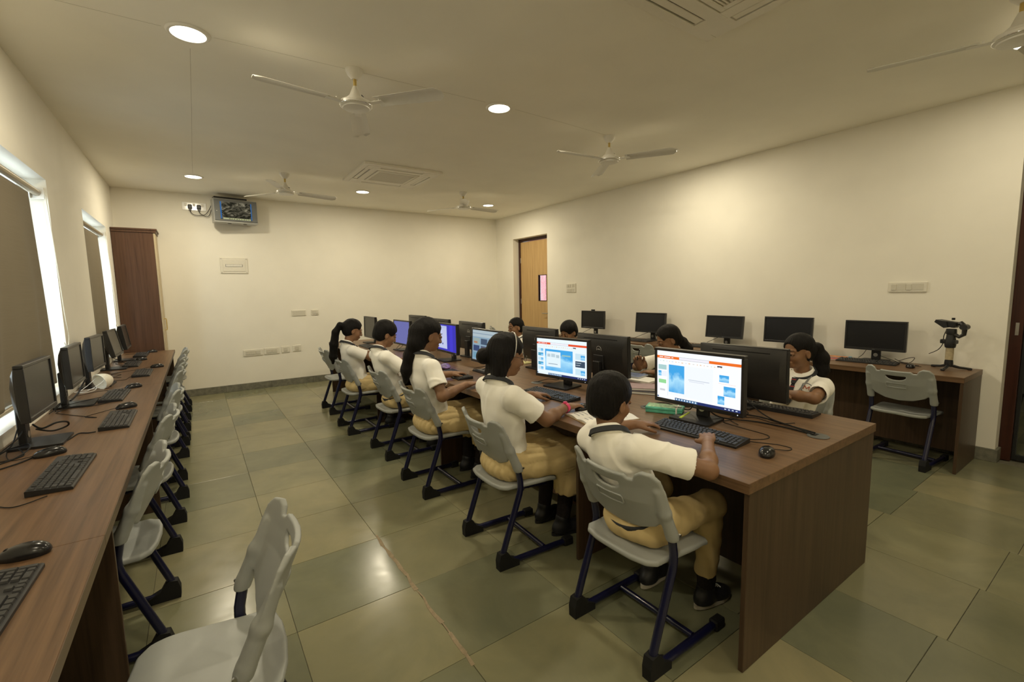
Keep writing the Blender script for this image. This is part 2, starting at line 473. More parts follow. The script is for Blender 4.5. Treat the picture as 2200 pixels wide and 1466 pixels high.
# ------------------------------------------------------------------ lamps (recessed downlights, four of them unseen fill)
def downlights():
    t0 = None
    names = ['nearest downlight at the upper left of the ceiling', 'bright downlight between the two nearer fans', 'downlight beside the nearer right-hand fan',
             'downlight above the socket with two black plugs', 'downlight just behind the far ceiling cassette', 'downlight beside the smallest fan at the back',
             'downlight partly hidden by the fan at the upper right corner', 'added fill downlight, unseen, over the near aisle', 'added fill downlight, unseen, at the near left', 'added fill downlight, unseen, at the left behind the camera', 'added fill downlight, unseen, in the middle behind the camera']
    for i, (x, y) in enumerate(LAMPS):
        if t0 is None:
            t0 = thing('ceiling_light', 'round white '+names[0], 'ceiling light', (x, y, H), 0, 'recessed ceiling lights')
            mk('trim_ring', MB().lathe([(0.086, -0.001), (0.086, -0.010), (0.098, -0.010), (0.108, -0.001)], 36), M['white_plastic'], t0)
            mk('diffuser', MB().lathe([(0.0, -0.004), (0.088, -0.004), (0.088, -0.007), (0.0, -0.007)], 36), M['lamp'], t0, 0)
        else:
            dup(t0, (x, y, H), 0, 'round white '+names[i], 'recessed ceiling lights')
        ld = bpy.data.lights.new('downlight_glow', 'AREA'); ld.shape = 'DISK'; ld.size = 0.17
        ld.energy = LAMP_W*(1.0 if y > 1 else (0.9 if x < 1 else 0.45) if y < -1 else {5.178: 0.5, 2.95: 0.5, 0.9: 0.65}[x]); ld.color = LAMP_COLOR
        lo = bpy.data.objects.new('downlight_glow', ld); COL.objects.link(lo); lo.location = (x, y, H-0.012)
downlights()

# ------------------------------------------------------------------ room shell
T = 0.24
def wall_with_holes(name, axis, pos0, pos1, a0, a1, z0, z1, holes, mat):
    """axis 0: wall in the plane x, running along y. holes: (a0, a1, z0, z1)"""
    mb = MB()
    xs = sorted({a0, a1, *[h[0] for h in holes], *[h[1] for h in holes]})
    for i in range(len(xs)-1):
        p, q = xs[i], xs[i+1]
        hs = [h for h in holes if h[0] <= p+1e-6 and h[1] >= q-1e-6]
        spans = [(z0, z1)] if not hs else [(z0, hs[0][2]), (hs[0][3], z1)]
        for u, v in spans:
            if v-u < 1e-4: continue
            if axis == 0: mb.box(pos0, pos1, p, q, u, v)
            else: mb.box(p, q, pos0, pos1, u, v)
    return struct(mk(name, mb, mat, smooth=0))
WIN1 = (3.08, 4.68, 0.80, 2.31); WIN2 = (5.945, 7.36, 0.80, 2.31)
DOOR1 = (6.45, 7.51, 0.0, 2.462); DOOR2 = (-0.36, 0.735, 0.0, 2.445)
wall_with_holes('wall_left', 0, -T, 0, FRONT-T, D+T, 0, H, [WIN1, WIN2], M['wall'])
wall_with_holes('wall_right', 0, W, W+T, FRONT-T, D+T, 0, H, [DOOR1, DOOR2], M['wall'])
struct(mk('wall_back', MB().box(0, W, D, D+T, 0, H), M['wall'], smooth=0))
struct(mk('wall_front', MB().box(0, W, FRONT-T, FRONT, 0, H), M['wall'], smooth=0))
ceil = struct(mk('ceiling', MB().box(-T, W+T, FRONT-T, D+T, H, H+0.15), M['ceiling'], smooth=0))
# hairline board joints in the ceiling
M['joint'] = plain('hairline_joint', (0.42, 0.38, 0.30), 0.9)
crk = MB()
for p in ([(0.908, 3.45), (0.909, 4.6), (0.906, 5.9), (0.91, 6.8)], [(0.35, 3.262), (0.78, 3.258)], [(1.02, 3.24), (1.35, 3.228), (1.75, 3.215)], [(1.86, 3.212), (2.3, 3.20), (2.80, 3.185)], [(3.08, 3.18), (3.6, 3.20), (4.2, 3.232)]):
    crk.tube([(x, y, H-0.0002) for x, y in p], 0.0008, 4)
mk('joint_line', crk, M['joint'], ceil)
floor = struct(mk('floor', MB().box(-T, W+2.6, FRONT-T, D+T, -0.12, -0.006), M['grout'], smooth=0))
def tiles():
    cache = {}
    xs = [0.0, 0.535, 1.07, 1.603, 2.17, 2.705, 3.24, 3.79, 4.34, 4.89, 5.44, W]
    rng = random.Random(5)
    shift = [0.0, 0.0, 0.0, 0.0, 0.0, 0.05, 0.02, 0.0, -0.03, 0.0, 0.0]
    for i in range(len(xs)-1):
        y = -0.70+shift[i]
        while y < D-0.02:
            y1 = min(y+0.5505, D)
            if y1-y < 0.06: break
            key = (round(xs[i+1]-xs[i], 3), round(y1-y, 3))
            if key not in cache:
                w, l = key; g = 0.0011
                cache[key] = MB().box(-w/2+g, w/2-g, -l/2+g, l/2-g, -0.010, 0.0, 0.0007).mesh('tile', [M['tile']], 0)
            o = obj('tile', cache[key], floor, ((xs[i]+xs[i+1])/2, (y+y1)/2, rng.uniform(-0.0006, 0.0)))
            y = y1
tiles()
mk('near_paving', MB().box(0, W, FRONT, -0.71, -0.01, 0.0), M['tile'], floor, 0)
# mortar smear along the joint in the aisle
sm = MB(); rng = random.Random(3); pts = [(1.605+rng.uniform(-0.006, 0.006), 1.45+0.07*i) for i in range(18)]
for i in range(len(pts)-1):
    w = rng.uniform(0.003, 0.013)
    sm.prism([(pts[i][0]-w, pts[i][1]), (pts[i][0]+w, pts[i][1]), (pts[i+1][0]+w*0.8, pts[i+1][1]), (pts[i+1][0]-w*0.8, pts[i+1][1])], 2, 0.0, 0.0008)
M['mortar'] = plain('mortar_smear', (0.27, 0.21, 0.13), 0.8, noise=0.2, nscale=40)
mk('mortar_line', sm, M['mortar'], floor, 0)
b = MB()
for x0 in np.arange(0.48, W-0.02, 0.62): b.box(x0+0.001, min(x0+0.619, W), D-0.018, D, 0, 0.105, 0.002)
struct(mk('baseboard_back', b, M['skirting'], smooth=0))
b = MB(); b.box(W-0.018, W, 0.735, 1.36, 0, 0.105, 0.002).box(W-0.018, W+0.14, 0.717, 0.737, 0, 0.105, 0.002)
for y0 in np.arange(1.361, 6.4, 0.62): b.box(W-0.018, W, y0+0.001, min(y0+0.619, 6.45), 0, 0.105, 0.002)
b.box(W-0.018, W, 7.51, D-0.018, 0, 0.105, 0.002)
struct(mk('baseboard_right', b, M['skirting'], smooth=0))
b = MB(); b.box(0, 0.018, FRONT, 7.66, 0, 0.105, 0.002)
struct(mk('baseboard_left', b, M['skirting'], smooth=0))

# ------------------------------------------------------------------ windows and blinds
def window(n, hole, npane):
    y0, y1, z0, z1 = hole
    fr = MB(); xa, xb = -0.19, -0.14
    fr.box(xa, xb, y0, y0+0.05, z0, z1).box(xa, xb, y1-0.05, y1, z0, z1).box(xa, xb, y0, y1, z0, z0+0.05).box(xa, xb, y0, y1, z1-0.05, z1)
    o = struct(mk('window_%d' % n, fr, M['alu'], smooth=0))
    for k in range(1, npane):
        yy = y0+(y1-y0)*k/npane
        mk('mullion', MB().box(xa, xb, yy-0.025, yy+0.025, z0+0.05, z1-0.05), M['alu'], o, 0)
    for k in range(npane):
        mk('pane', MB().box(-0.168, -0.162, y0+(y1-y0)*k/npane+0.02, y0+(y1-y0)*(k+1)/npane-0.02, z0+0.05, z1-0.05), M['glass'], o, 0)
    mk('window_sill', MB().box(-0.20, 0.0, y0, y1, z0-0.001, z0+0.012), M['white_plastic'], o, 0)
    return o
window(1, WIN1, 2); window(2, WIN2, 2)
def blind(label, y0, y1, ybr, zt, zb, bulge, seed):
    t = thing('roller_blind', label, 'blind', (-0.055, (y0+y1)/2, zb), 0, 'roller blinds on the left wall')
    oy = (y0+y1)/2; h = zt-zb
    rng = np.random.RandomState(seed)
    ny, nz = 60, 40
    ph = rng.rand(4)*6
    vs, fs = [], []
    for i in range(nz+1):
        v = i/nz
        for j in range(ny+1):
            u = j/ny
            wv = 0.010*math.sin(6*u+ph[0]+1.3*v)+0.007*math.sin(13*u+ph[1]-2*v)+0.004*math.sin(24*u+ph[2])
            y = y0+(y1-y0)*u
            y -= 0.05*(u**3)*(math.sin(PI*min(1, (1-v)*1.1))*0.7) if bulge else 0
            x = wv*(1-v)*1.6+(bulge*math.sin(PI*v)*0.4)
            vs.append((x, y-oy, v*(h-0.02)))
    for i in range(nz):
        for j in range(ny):
            a = i*(ny+1)+j; fs.append((a, a+1, a+ny+2, a+ny+1))
    me = bpy.data.meshes.new('fabric'); me.from_pydata(vs, [], fs); me.materials.append(M['blind']); me.shade_smooth()
    fo = obj('fabric', me, t)
    md = fo.modifiers.new('thickness', 'SOLIDIFY'); md.thickness = 0.0012
    mk('roller_tube', MB().tube([(0.005, y0-0.02-oy, h+0.012), (0.005, ybr-0.01-oy, h+0.012)], 0.024, 16), M['roller'], t)
    mk('bottom_bar', MB().tube([(0.0, y0-oy, -0.004), (0.0, y1-oy, -0.004)], 0.012, 10), M['roller'], t)
    mk('end_cap', MB().tube([(0.0, y0-0.018-oy, -0.004), (0.0, y0-oy, -0.004)], 0.017, 12), M['white_plastic'], t)
    br = MB().box(-0.03, 0.045, ybr-0.006-oy, ybr+0.004-oy, h-0.03, h+0.05, 0.003).box(-0.03, -0.024, ybr-0.04-oy, ybr-oy, h-0.03, h+0.05)
    mk('bracket', br, M['white_plastic'], t)
    c = curve_pts([(0.05, ybr-0.012-oy, h+0.0), (0.062, ybr+0.005-oy, h-0.45), (0.066, ybr+0.03-oy, h-0.85), (0.07, ybr+0.05-oy, h-1.02), (0.062, ybr+0.01-oy, h-1.10), (0.055, ybr-0.03-oy, h-1.06)], 8)
    mk('pull_cord', MB().tube(c, 0.0032, 6), M['cord'], t)
blind('tan roller blind of the nearer window, lifted clear of the sill', 3.22, 4.46, 4.655, 2.20, 0.87, 0.05, 2)
blind('tan roller blind of the far window beside the tall cupboard', 5.955, 7.14, 7.335, 2.20, 0.86, 0.03, 5)

# ------------------------------------------------------------------ doors
def door_far():
    y0, y1, _, z1 = DOOR1
    fr = MB()
    xa, xb = W+0.13, W+0.20
    fr.box(xa, xb, y1-0.055, y1, 0, z1, 0.003).box(xa, xb, y0, y0+0.055, 0, z1, 0.003).box(xa, xb, y0+0.055, y1-0.055, z1-0.055, z1, 0.003)
    o = struct(mk('door_1', fr, M['frame_red'], smooth=0))
    a, c = y0+0.057, y1-0.057; gx0, gx1, gz0, gz1 = 6.66, 6.885, 1.268, 1.737
    lf = MB(); x0, x1 = W+0.145, W+0.185
    lf.box(x0, x1, gx1, c, 0.008, z1-0.06).box(x0, x1, a, gx0, 0.008, z1-0.06).box(x0, x1, gx0, gx1, 0.008, gz0).box(x0, x1, gx0, gx1, gz1, z1-0.06)
    leaf = mk('door_leaf', lf, M['door_wood'], o, 0)
    bd = MB().box(x0-0.006, x1, gx0-0.012, gx0, gz0-0.012, gz1+0.012).box(x0-0.006, x1, gx1, gx1+0.012, gz0-0.012, gz1+0.012).box(x0-0.006, x1, gx0, gx1, gz0-0.012, gz0).box(x0-0.006, x1, gx0, gx1, gz1, gz1+0.012)
    mk('vision_frame', bd, M['frame_red'], leaf, 0)
    mk('vision_pane', MB().box(x0+0.015, x0+0.021, gx0, gx1, gz0, gz1), M['glass'], leaf, 0)
    hd = MB().tube([(x0, a+0.09, 1.03), (x0-0.045, a+0.09, 1.03), (x0-0.05, a+0.10, 1.03), (x0-0.05, a+0.22, 1.03)], 0.009, 8).box(x0-0.006, x0, a+0.07, a+0.11, 0.94, 1.10, 0.002)
    mk('door_handle', hd, M['steel'], leaf)
    for z in (0.25, 1.25, 2.05): mk('hinge', MB().tube([(x0-0.004, c+0.003, z-0.05), (x0-0.004, c+0.003, z+0.05)], 0.007, 8), M['steel'], o)
    # grille outside
    M['grille'] = plain('red_grille_paint', (0.70, 0.16, 0.26), 0.5)
    g = MB()
    for k in range(42): g.tube([(W+0.62, 6.0+0.044*k, 0.0), (W+0.62, 6.0+0.044*k, 2.6)], 0.0120, 6)
    g.box(W+0.61, W+0.63, 5.95, 7.9, 0.96, 1.0).box(W+0.61, W+0.63, 5.95, 7.9, 0, 0.04).box(W+0.61, W+0.63, 5.95, 7.9, 2.56, 2.6)
    tag(mk('corridor_grille', g, M['grille']), 'red barred grille seen through the slim door glass', 'grille')
door_far()
def door_near():
    y0, y1, _, z1 = DOOR2
    xa, xb = W+0.115, W+0.215
    fr = MB().box(xa, xb, y1-0.072, y1, 0, z1, 0.004).box(xa, xb, y0, y0+0.072, 0, z1, 0.004).box(xa, xb, y0+0.072, y1-0.072, z1-0.072, z1, 0.004)
    o = struct(mk('door_2', fr, M['frame_red'], smooth=0))
    mk('strike_plate', MB().box(xa-0.002, xa, y1-0.05, y1-0.03, 1.03, 1.13, 0.0006), M['steel'], o, 0)
    a, c = y0+0.075, y1-0.075; x0, x1 = W+0.15, W+0.19
    lf = MB().box(x0, x1, c-0.02, c, 0.012, z1-0.08).box(x0, x1, a, a+0.02, 0.012, z1-0.08).box(x0, x1, a+0.02, c-0.02, 0.012, 0.05).box(x0, x1, a+0.02, c-0.02, z1-0.12, z1-0.08)
    leaf = mk('glazed_leaf', lf, M['bezel'], o, 0)
    mk('door_pane', MB().box(x0+0.017, x0+0.023, a+0.018, c-0.018, 0.048, z1-0.118), M['glass'], leaf, 0)
    # dim corridor beyond the glass
    M['corridor'] = plain('corridor_paint', (0.42, 0.40, 0.37), 0.8, noise=0.03)
    cw = MB().box(W+2.3, W+2.4, FRONT-T, 3.2, 0, H).box(W+T, W+2.3, 3.1, 3.2, 0, H).box(W+T, W+2.3, FRONT-T, FRONT-T+0.1, 0, H).box(W+T, W+2.4, FRONT-T, 3.2, H, H+0.1)
    struct(mk('wall_corridor', cw, M['corridor'], smooth=0))
    for i in range(4):
        for j in range(10):
            obj('tile', bpy.data.meshes['tile'], floor, (W+0.52+0.553*i, -2.3+0.5505*j, -0.0003))
    bt = thing('reflected_shape', 'black shape reflected in the glass door, modelled in the corridor', 'bin', (W+1.55, 0.92, 0.0))
    mk('shape_body', MB().lathe([(0.10, 0.0), (0.13, 0.30), (0.135, 0.30), (0.135, 0.32), (0.12, 0.32), (0.095, 0.02)], 20), M['rubber'], bt)  # stands in for a black shape reflected in the door glass
door_near()

# ------------------------------------------------------------------ tables
def wood_box(name, mats, parent, *a, **k): return mk(name, MB().box(*a, ch=0.0015), M[mats], parent, 0)
TZ = 0.75
def table_left():
    t = thing('computer_table', 'long brown wooden table fixed along the window wall', 'table', (0.27, 3.5, 0))
    ox, oy = 0.27, 3.5
    def bx(n, m, x0, x1, y0, y1, z0, z1): return wood_box(n, m, t, x0-ox, x1-ox, y0-oy, y1-oy, z0, z1)
    for i, (a, c) in enumerate([(-1.2, 1.77), (1.77, 4.73), (4.73, 7.66)]):
        bx('table_top', 'wood_y', 0.001, 0.5377, a+0.0004, c-0.0004, TZ-0.036, TZ)
        bx('edge_band', 'edge', 0.5377, 0.5395, a+0.0004, c-0.0004, TZ-0.036, TZ)
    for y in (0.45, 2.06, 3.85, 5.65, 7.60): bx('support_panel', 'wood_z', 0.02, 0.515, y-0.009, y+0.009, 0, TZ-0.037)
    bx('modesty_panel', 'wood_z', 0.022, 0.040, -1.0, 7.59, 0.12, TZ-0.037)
table_left()
CX0, CX1, CY0, CY1 = 2.399, 3.622, 0.815, 7.095
def table_centre():
    cx, cy = (CX0+CX1)/2, (CY0+CY1)/2
    t = thing('computer_table', 'long double-sided brown wooden table in the middle of the room', 'table', (cx, cy, 0))
    def bx(n, m, x0, x1, y0, y1, z0, z1): return wood_box(n, m, t, x0-cx, x1-cx, y0-cy, y1-cy, z0, z1)
    ys = [CY0, 2.93, 5.02, CY1]
    for i in range(3): bx('table_top', 'wood_y', CX0, CX1, ys[i]+0.0004, ys[i+1]-0.0004, TZ-0.042, TZ)
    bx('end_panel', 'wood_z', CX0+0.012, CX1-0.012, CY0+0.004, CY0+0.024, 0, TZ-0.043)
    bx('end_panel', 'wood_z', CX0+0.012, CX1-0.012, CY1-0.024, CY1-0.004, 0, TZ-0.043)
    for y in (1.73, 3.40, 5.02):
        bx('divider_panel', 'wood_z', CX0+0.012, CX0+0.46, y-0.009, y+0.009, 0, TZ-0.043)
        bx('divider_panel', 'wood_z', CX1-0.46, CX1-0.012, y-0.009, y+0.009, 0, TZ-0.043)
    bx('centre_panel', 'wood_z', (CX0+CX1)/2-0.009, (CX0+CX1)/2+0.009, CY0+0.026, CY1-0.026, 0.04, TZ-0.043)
    for (a, c) in ((1.745, 3.385), (3.415, 5.005)): bx('foot_shelf', 'wood_y', CX0+0.30, CX0+0.46, a, c, 0.10, 0.118)
table_centre()
RX = 5.4655; RY0 = 0.842
def table_right():
    cx, cy = (RX+W)/2, 3.3
    t = thing('computer_table', 'brown wooden table against the right wall', 'table', (cx, cy, 0))
    def bx(n, m, x0, x1, y0, y1, z0, z1): return wood_box(n, m, t, x0-cx, x1-cx, y0-cy, y1-cy, z0, z1)
    for a, c in ((RY0, 2.9), (2.9, 5.6)):
        bx('table_top', 'wood_y', RX, W-0.02, a+0.0004, c-0.0004, TZ-0.042, TZ)
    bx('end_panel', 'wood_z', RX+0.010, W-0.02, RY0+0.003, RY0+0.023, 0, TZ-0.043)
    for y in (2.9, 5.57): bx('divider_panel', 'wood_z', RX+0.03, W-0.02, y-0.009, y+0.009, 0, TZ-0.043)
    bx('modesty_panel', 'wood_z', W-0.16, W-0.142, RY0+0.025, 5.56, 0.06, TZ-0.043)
table_right()

# ------------------------------------------------------------------ tall cupboard in the corner
def cupboard():
    x1, y0, y1, z1 = 0.448, 7.70, D-0.005, 2.30
    t = thing('cupboard', 'tall dark wood cupboard with pale doors in the far left corner', 'cupboard', (0.22, 7.9, 0))
    ox, oy = 0.22, 7.9
    mk('side_panel', MB().box(0.004-ox, x1-0.02-ox, y0-oy, y0+0.018-oy, 0, z1, 0.001), M['cab'], t, 0)
    mk('side_panel', MB().box(0.004-ox, x1-0.02-ox, y1-0.018-oy, y1-oy, 0, z1, 0.001), M['cab'], t, 0)
    mk('carcass', MB().box(0.004-ox, x1-0.021-ox, y0+0.0185-oy, y1-0.0185-oy, 0.02, z1-0.001), M['cab'], t, 0)
    d = mk('door', MB().box(x1-0.02-ox, x1-ox, y0+0.002-oy, y1-0.004-oy, 0.06, z1-0.002, 0.0015), M['beige'], t, 0)
    mk('door_handle', MB().tube([(x1-ox, y0+0.06-oy, 1.02), (x1+0.026-ox, y0+0.06-oy, 1.02), (x1+0.028-ox, y0+0.06-oy, 1.035), (x1+0.028-ox, y0+0.06-oy, 1.155), (x1+0.026-ox, y0+0.06-oy, 1.17), (x1-ox, y0+0.06-oy, 1.17)], 0.006, 8), M['brass'], d)
    co = MB().box(0.004-ox, x1+0.012-ox, y0-0.012-oy, y1-oy, z1+0.001, z1+0.03, 0.002).box(0.004-ox, x1+0.024-ox, y0-0.022-oy, y1-oy, z1+0.031, z1+0.052, 0.002)
    mk('cornice', co, M['cab'], t, 0)
cupboard()

# ------------------------------------------------------------------ chairs
LEAN = R(17)
def chair_meshes():
    h = 0.0042
    v = Vol((-0.14, -0.26, 0.46), (0.22, 0.26, 0.85), h)
    half = [(0, .256), (.098, .254), (.108, .240), (.130, .238), (.142, .262), (.165, .275), (.198, .266), (.220, .236), (.229, .18), (.228, .12), (.214, .07), (.165, .018), (.09, -.012), (0, -.022)]
    poly = half+[(-u, w) for u, w in half[-2:0:-1]]
    hole = [(-.066, .212), (.066, .212), (.064, .196), (.048, .182), (.02, .175), (-.02, .175), (-.048, .182), (-.064, .196)]
    cl, sl = math.cos(LEAN), math.sin(LEAN)
    OX, OZ = 0.112, 0.545
    def back(X, Y, Z):
        dx, dz = X-OX, Z-OZ
        vv = -dx*sl+dz*cl; tt = dx*cl+dz*sl
        U = np.broadcast_to(Y, np.broadcast(X, Y, Z).shape)
        V = np.broadcast_to(vv, U.shape)
        bow = -0.062*(1-(Y/0.225)**2)*np.clip(0.55+vv/0.3, 0, 1)-0.012*np.clip(vv/0.27, 0, 1)**2
        t = tt-bow
        d2 = np.maximum(polysdf(U, V, poly), -polysdf(U, V, hole))
        th = 0.0065+0.004*np.clip((V-0.20)/0.07, 0, 1)
        q1 = np.maximum(d2+0.006, 0); q2 = np.maximum(np.abs(t)-th+0.006, 0)
        return np.sqrt(q1*q1+q2*q2)+np.minimum(np.maximum(d2+0.006, np.abs(t)-th+0.006), 0)-0.006
    v.add((back, np.array((-0.12, -0.24, 0.48)), np.array((0.16, 0.24, 0.83))))
    for s in (-1, 1):
        v.add(cone((0.126, 0.207*s, 0.525), (0.080, 0.206*s, 0.630), 0.0245, 0.023), 0.012)
        v.add(cone((0.080, 0.206*s, 0.630), (0.040, 0.204*s, 0.718), 0.023, 0.013), 0.016)
        v.add(maxp(cone((0.130, 0.207*s, 0.512), (0.120, 0.207*s, 0.54), 0.0235, 0.0245), plane((0, 0, 0.508), (0, 0, -1))), 0.004)
    back_me = v.mesh('backrest', M['grey_plastic'])
    v = Vol((-0.02, -0.24, 0.37), (0.45, 0.24, 0.46), h)
    so = [(.018, 0), (.024, .09), (.040, .155), (.075, .186), (.12, .187), (.16, .192), (.30, .205), (.375, .200), (.405, .175), (.415, .09), (.418, 0)]
    spoly = so+[(x, -y) for x, y in so[-2:0:-1]]
    def seat(X, Y, Z):
        U = np.broadcast_to(X, np.broadcast(X, Y, Z).shape); V = np.broadcast_to(Y, U.shape)
        d2 = polysdf(U, V, spoly)
        top = 0.418-0.012*np.exp(-((X-0.17)/0.12)**2)*np.exp(-((np.abs(Y)-0.08)/0.08)**2)-0.03*np.clip((X-0.32)/0.1, 0, 1)**2+0.006*np.clip((0.06-X)/0.05, 0, 1)
        t = Z-top
        rr = 0.011
        q1 = np.maximum(d2+rr, 0); q2 = np.maximum(np.abs(t)-0.013+rr, 0)
        return np.sqrt(q1*q1+q2*q2)+np.minimum(np.maximum(d2+rr, np.abs(t)-0.013+rr), 0)-rr
    v.add((seat, np.array((0, -0.22, 0.37)), np.array((0.44, 0.22, 0.45))))
    seat_me = v.mesh('seat', M['grey_plastic'])
    tubes = {}
    for s in (-1, 1):
        y = 0.205*s
        arc = [(0.475, y, 0.024), (0.075, y, 0.024)]
        p = [(0.475, y, 0.024), (0.30, y, 0.024), (0.10, y, 0.024), (0.055, y, 0.027), (0.028, y, 0.042), (0.022, y, 0.068), (0.032, y, 0.10), (0.135, y, 0.385), (0.142, y, 0.42), (0.141, y, 0.45), (0.128, y, 0.515)]
        tubes[s] = MB().tube(p, 0.0165, 12).mesh('side_frame', [M['navy']], 50)
    capm = {}
    for s in (-1, 1):
        y = 0.205*s
        capm[s] = MB().prism([(-0.006, 0.0), (0.115, 0.0), (0.115, 0.030), (0.070, 0.050), (0.050, 0.085), (0.036, 0.094), (0.002, 0.088), (-0.008, 0.05)], 1, y-0.021, y+0.021).mesh('foot_cap', [M['rubber']], 0)
        capm[(s, 1)] = MB().box(0.42, 0.485, y-0.020, y+0.020, 0.0, 0.046, 0.006).mesh('front_cap', [M['rubber']], 0)
    bar = MB().tube([(0.30, -0.19, 0.026), (0.30, 0.19, 0.026)], 0.0135, 10).mesh('cross_bar', [M['navy']], 50)
    sup = MB()
    for s in (-1, 1): sup.tube(curve_pts([(0.137, 0.205*s, 0.395), (0.16, 0.19*s, 0.397), (0.20, 0.165*s, 0.394), (0.34, 0.16*s, 0.380)], 4), 0.011, 8)
    sup.tube([(0.22, -0.165, 0.388), (0.22, 0.165, 0.388)], 0.010, 8)
    sup = sup.mesh('seat_support', [M['navy']], 50)
    # raised label frame on the rear of the backrest
    lf = MB(); cl2, sl2 = math.cos(LEAN), math.sin(LEAN)
    def bp(u, w):
        bow = -0.062*(1-(u/0.225)**2)*max(0, min(1, 0.55+w/0.3))-0.012*max(0, min(1, w/0.27))**2
        t = bow-0.0085
        return (OX-w*sl2+t*cl2, u, OZ+w*cl2+t*sl2)
    ring = []
    for u in np.linspace(-.062, .062, 9): ring.append(bp(u, .148))
    for w in (.143, .115, ): ring.append(bp(.066, w))
    for u in np.linspace(.062, -.062, 9): ring.append(bp(u, .108))
    for w in (.115, .143): ring.append(bp(-.066, w))
    lf.tube(ring, 0.0036, 6, closed=True)
    lfm = lf.mesh('label_frame', [M['grey_plastic']], 60)
    rv = MB()
    for s in (-1, 1): rv.tube([(0.146, 0.224*s, 0.53), (0.146, 0.231*s, 0.53)], 0.006, 8)
    rvm = rv.mesh('rivet', [M['steel']], 40)
    return [('seat', seat_me), ('backrest', back_me), ('side_frame', tubes[-1]), ('side_frame', tubes[1]), ('foot_cap', capm[-1]), ('foot_cap', capm[1]), ('front_cap', capm[(-1, 1)]), ('front_cap', capm[(1, 1)]), ('cross_bar', bar), ('seat_support', sup), ('label_frame', lfm), ('rivet', rvm)]
CHAIR = []
def chair(x, y, rz, label, group):
    if not CHAIR:
        t = thing('school_chair', label, 'chair', (x, y, 0), rz, group)
        for n, me in chair_meshes(): obj(n, me, t)
        CHAIR.append(t); return t
    return dup(CHAIR[0], (x, y, 0), rz, label, group)
G1 = 'chairs along the near side of the middle table'
SEATS_L = [(2.10, 1.215, 0), (2.03, 2.11, R(-3)), (2.045, 3.12, 0), (2.085, 4.01, 0), (2.018, 4.96, 0), (2.06, 5.93, 0)]
for (x, y, r), lb in zip(SEATS_L, ['grey chair with navy legs under the boy nearest the camera', 'grey chair with navy legs under the girl with the pink wrist strap', 'grey chair under the girl with long loose hair', 'grey chair under the boy second from the back wall', 'grey chair under the girl with the high ponytail', 'empty grey chair just beyond the girl with the high ponytail']):
    chair(x, y, r, lb, G1)
G2 = 'chairs pushed under the window table'
for i, (x, y, r) in enumerate([(0.637, 2.46, PI-R(2)), (0.650, 3.36, PI-R(2)), (0.660, 4.20, PI+R(2)), (0.660, 5.24, PI), (0.665, 5.83, PI), (0.665, 6.36, PI), (0.670, 7.25, PI)]):
    chair(x, y, r, ['grey chair at the window table, nearest of its row', 'grey chair at the window table, second of its row from the camera', 'grey chair at the window table, third of its row from the camera', 'grey chair at the window table, fourth of its row from the camera', 'grey chair at the window table, third of its row from the cupboard', 'grey chair at the window table, second of its row from the cupboard', 'grey chair at the window table, last of its row beside the cupboard'][i], G2)
chair(0.985, 1.44, PI-R(4), 'empty grey chair pulled out in the left foreground, cut by the frame', 'loose chairs in the aisle')
G3 = 'chairs along the far side of the middle table'
for i, (x, y, r) in enumerate([(4.22, 1.43, PI), (4.31, 2.36, PI), (4.30, 3.60, PI), (4.30, 4.57, PI)]):
    chair(x, y, r, ['grey chair behind the girl with crest and lanyard', 'grey chair of the girl holding a pen', 'grey chair of the child hidden behind two screens', 'grey chair of the girl facing the camera near the door'][i], G3)
G4 = 'chairs at the right wall table'
for i, (x, y, r) in enumerate([(5.36, 1.215, R(-4)), (5.24, 3.72, R(-3)), (5.40, 7.33, R(-25))]):
    chair(x, y, r, ['empty grey chair at the right wall table near the camera gimbal', 'empty grey chair seen behind the hand with the pen', 'empty grey chair standing alone near the light wood door'][i], G4)

# ------------------------------------------------------------------ monitors
def text_mesh(s, size, depth=0.0004):
    cu = bpy.data.curves.new('lettering', 'FONT'); cu.body = s; cu.size = size; cu.extrude = depth
    cu.align_x = 'CENTER'; cu.align_y = 'CENTER'; cu.resolution_u = 2
    o = bpy.data.objects.new('lettering', cu); COL.objects.link(o)
    dg = bpy.context.evaluated_depsgraph_get(); dg.update()
    me = bpy.data.meshes.new_from_object(o.evaluated_get(dg))
    bpy.data.objects.remove(o); bpy.data.curves.remove(cu)
    vs = [tuple(v.co) for v in me.vertices]; fs = [tuple(p.vertices) for p in me.polygons]
    bpy.data.meshes.remove(me)
    return vs, fs
M['logo'] = plain('silver_logo', (0.78, 0.78, 0.77), 0.4, 0.5, 0.0)
M['logo_dim'] = plain('grey_badge', (0.25, 0.25, 0.25), 0.35, 0.5, 0.3)
MON = {}
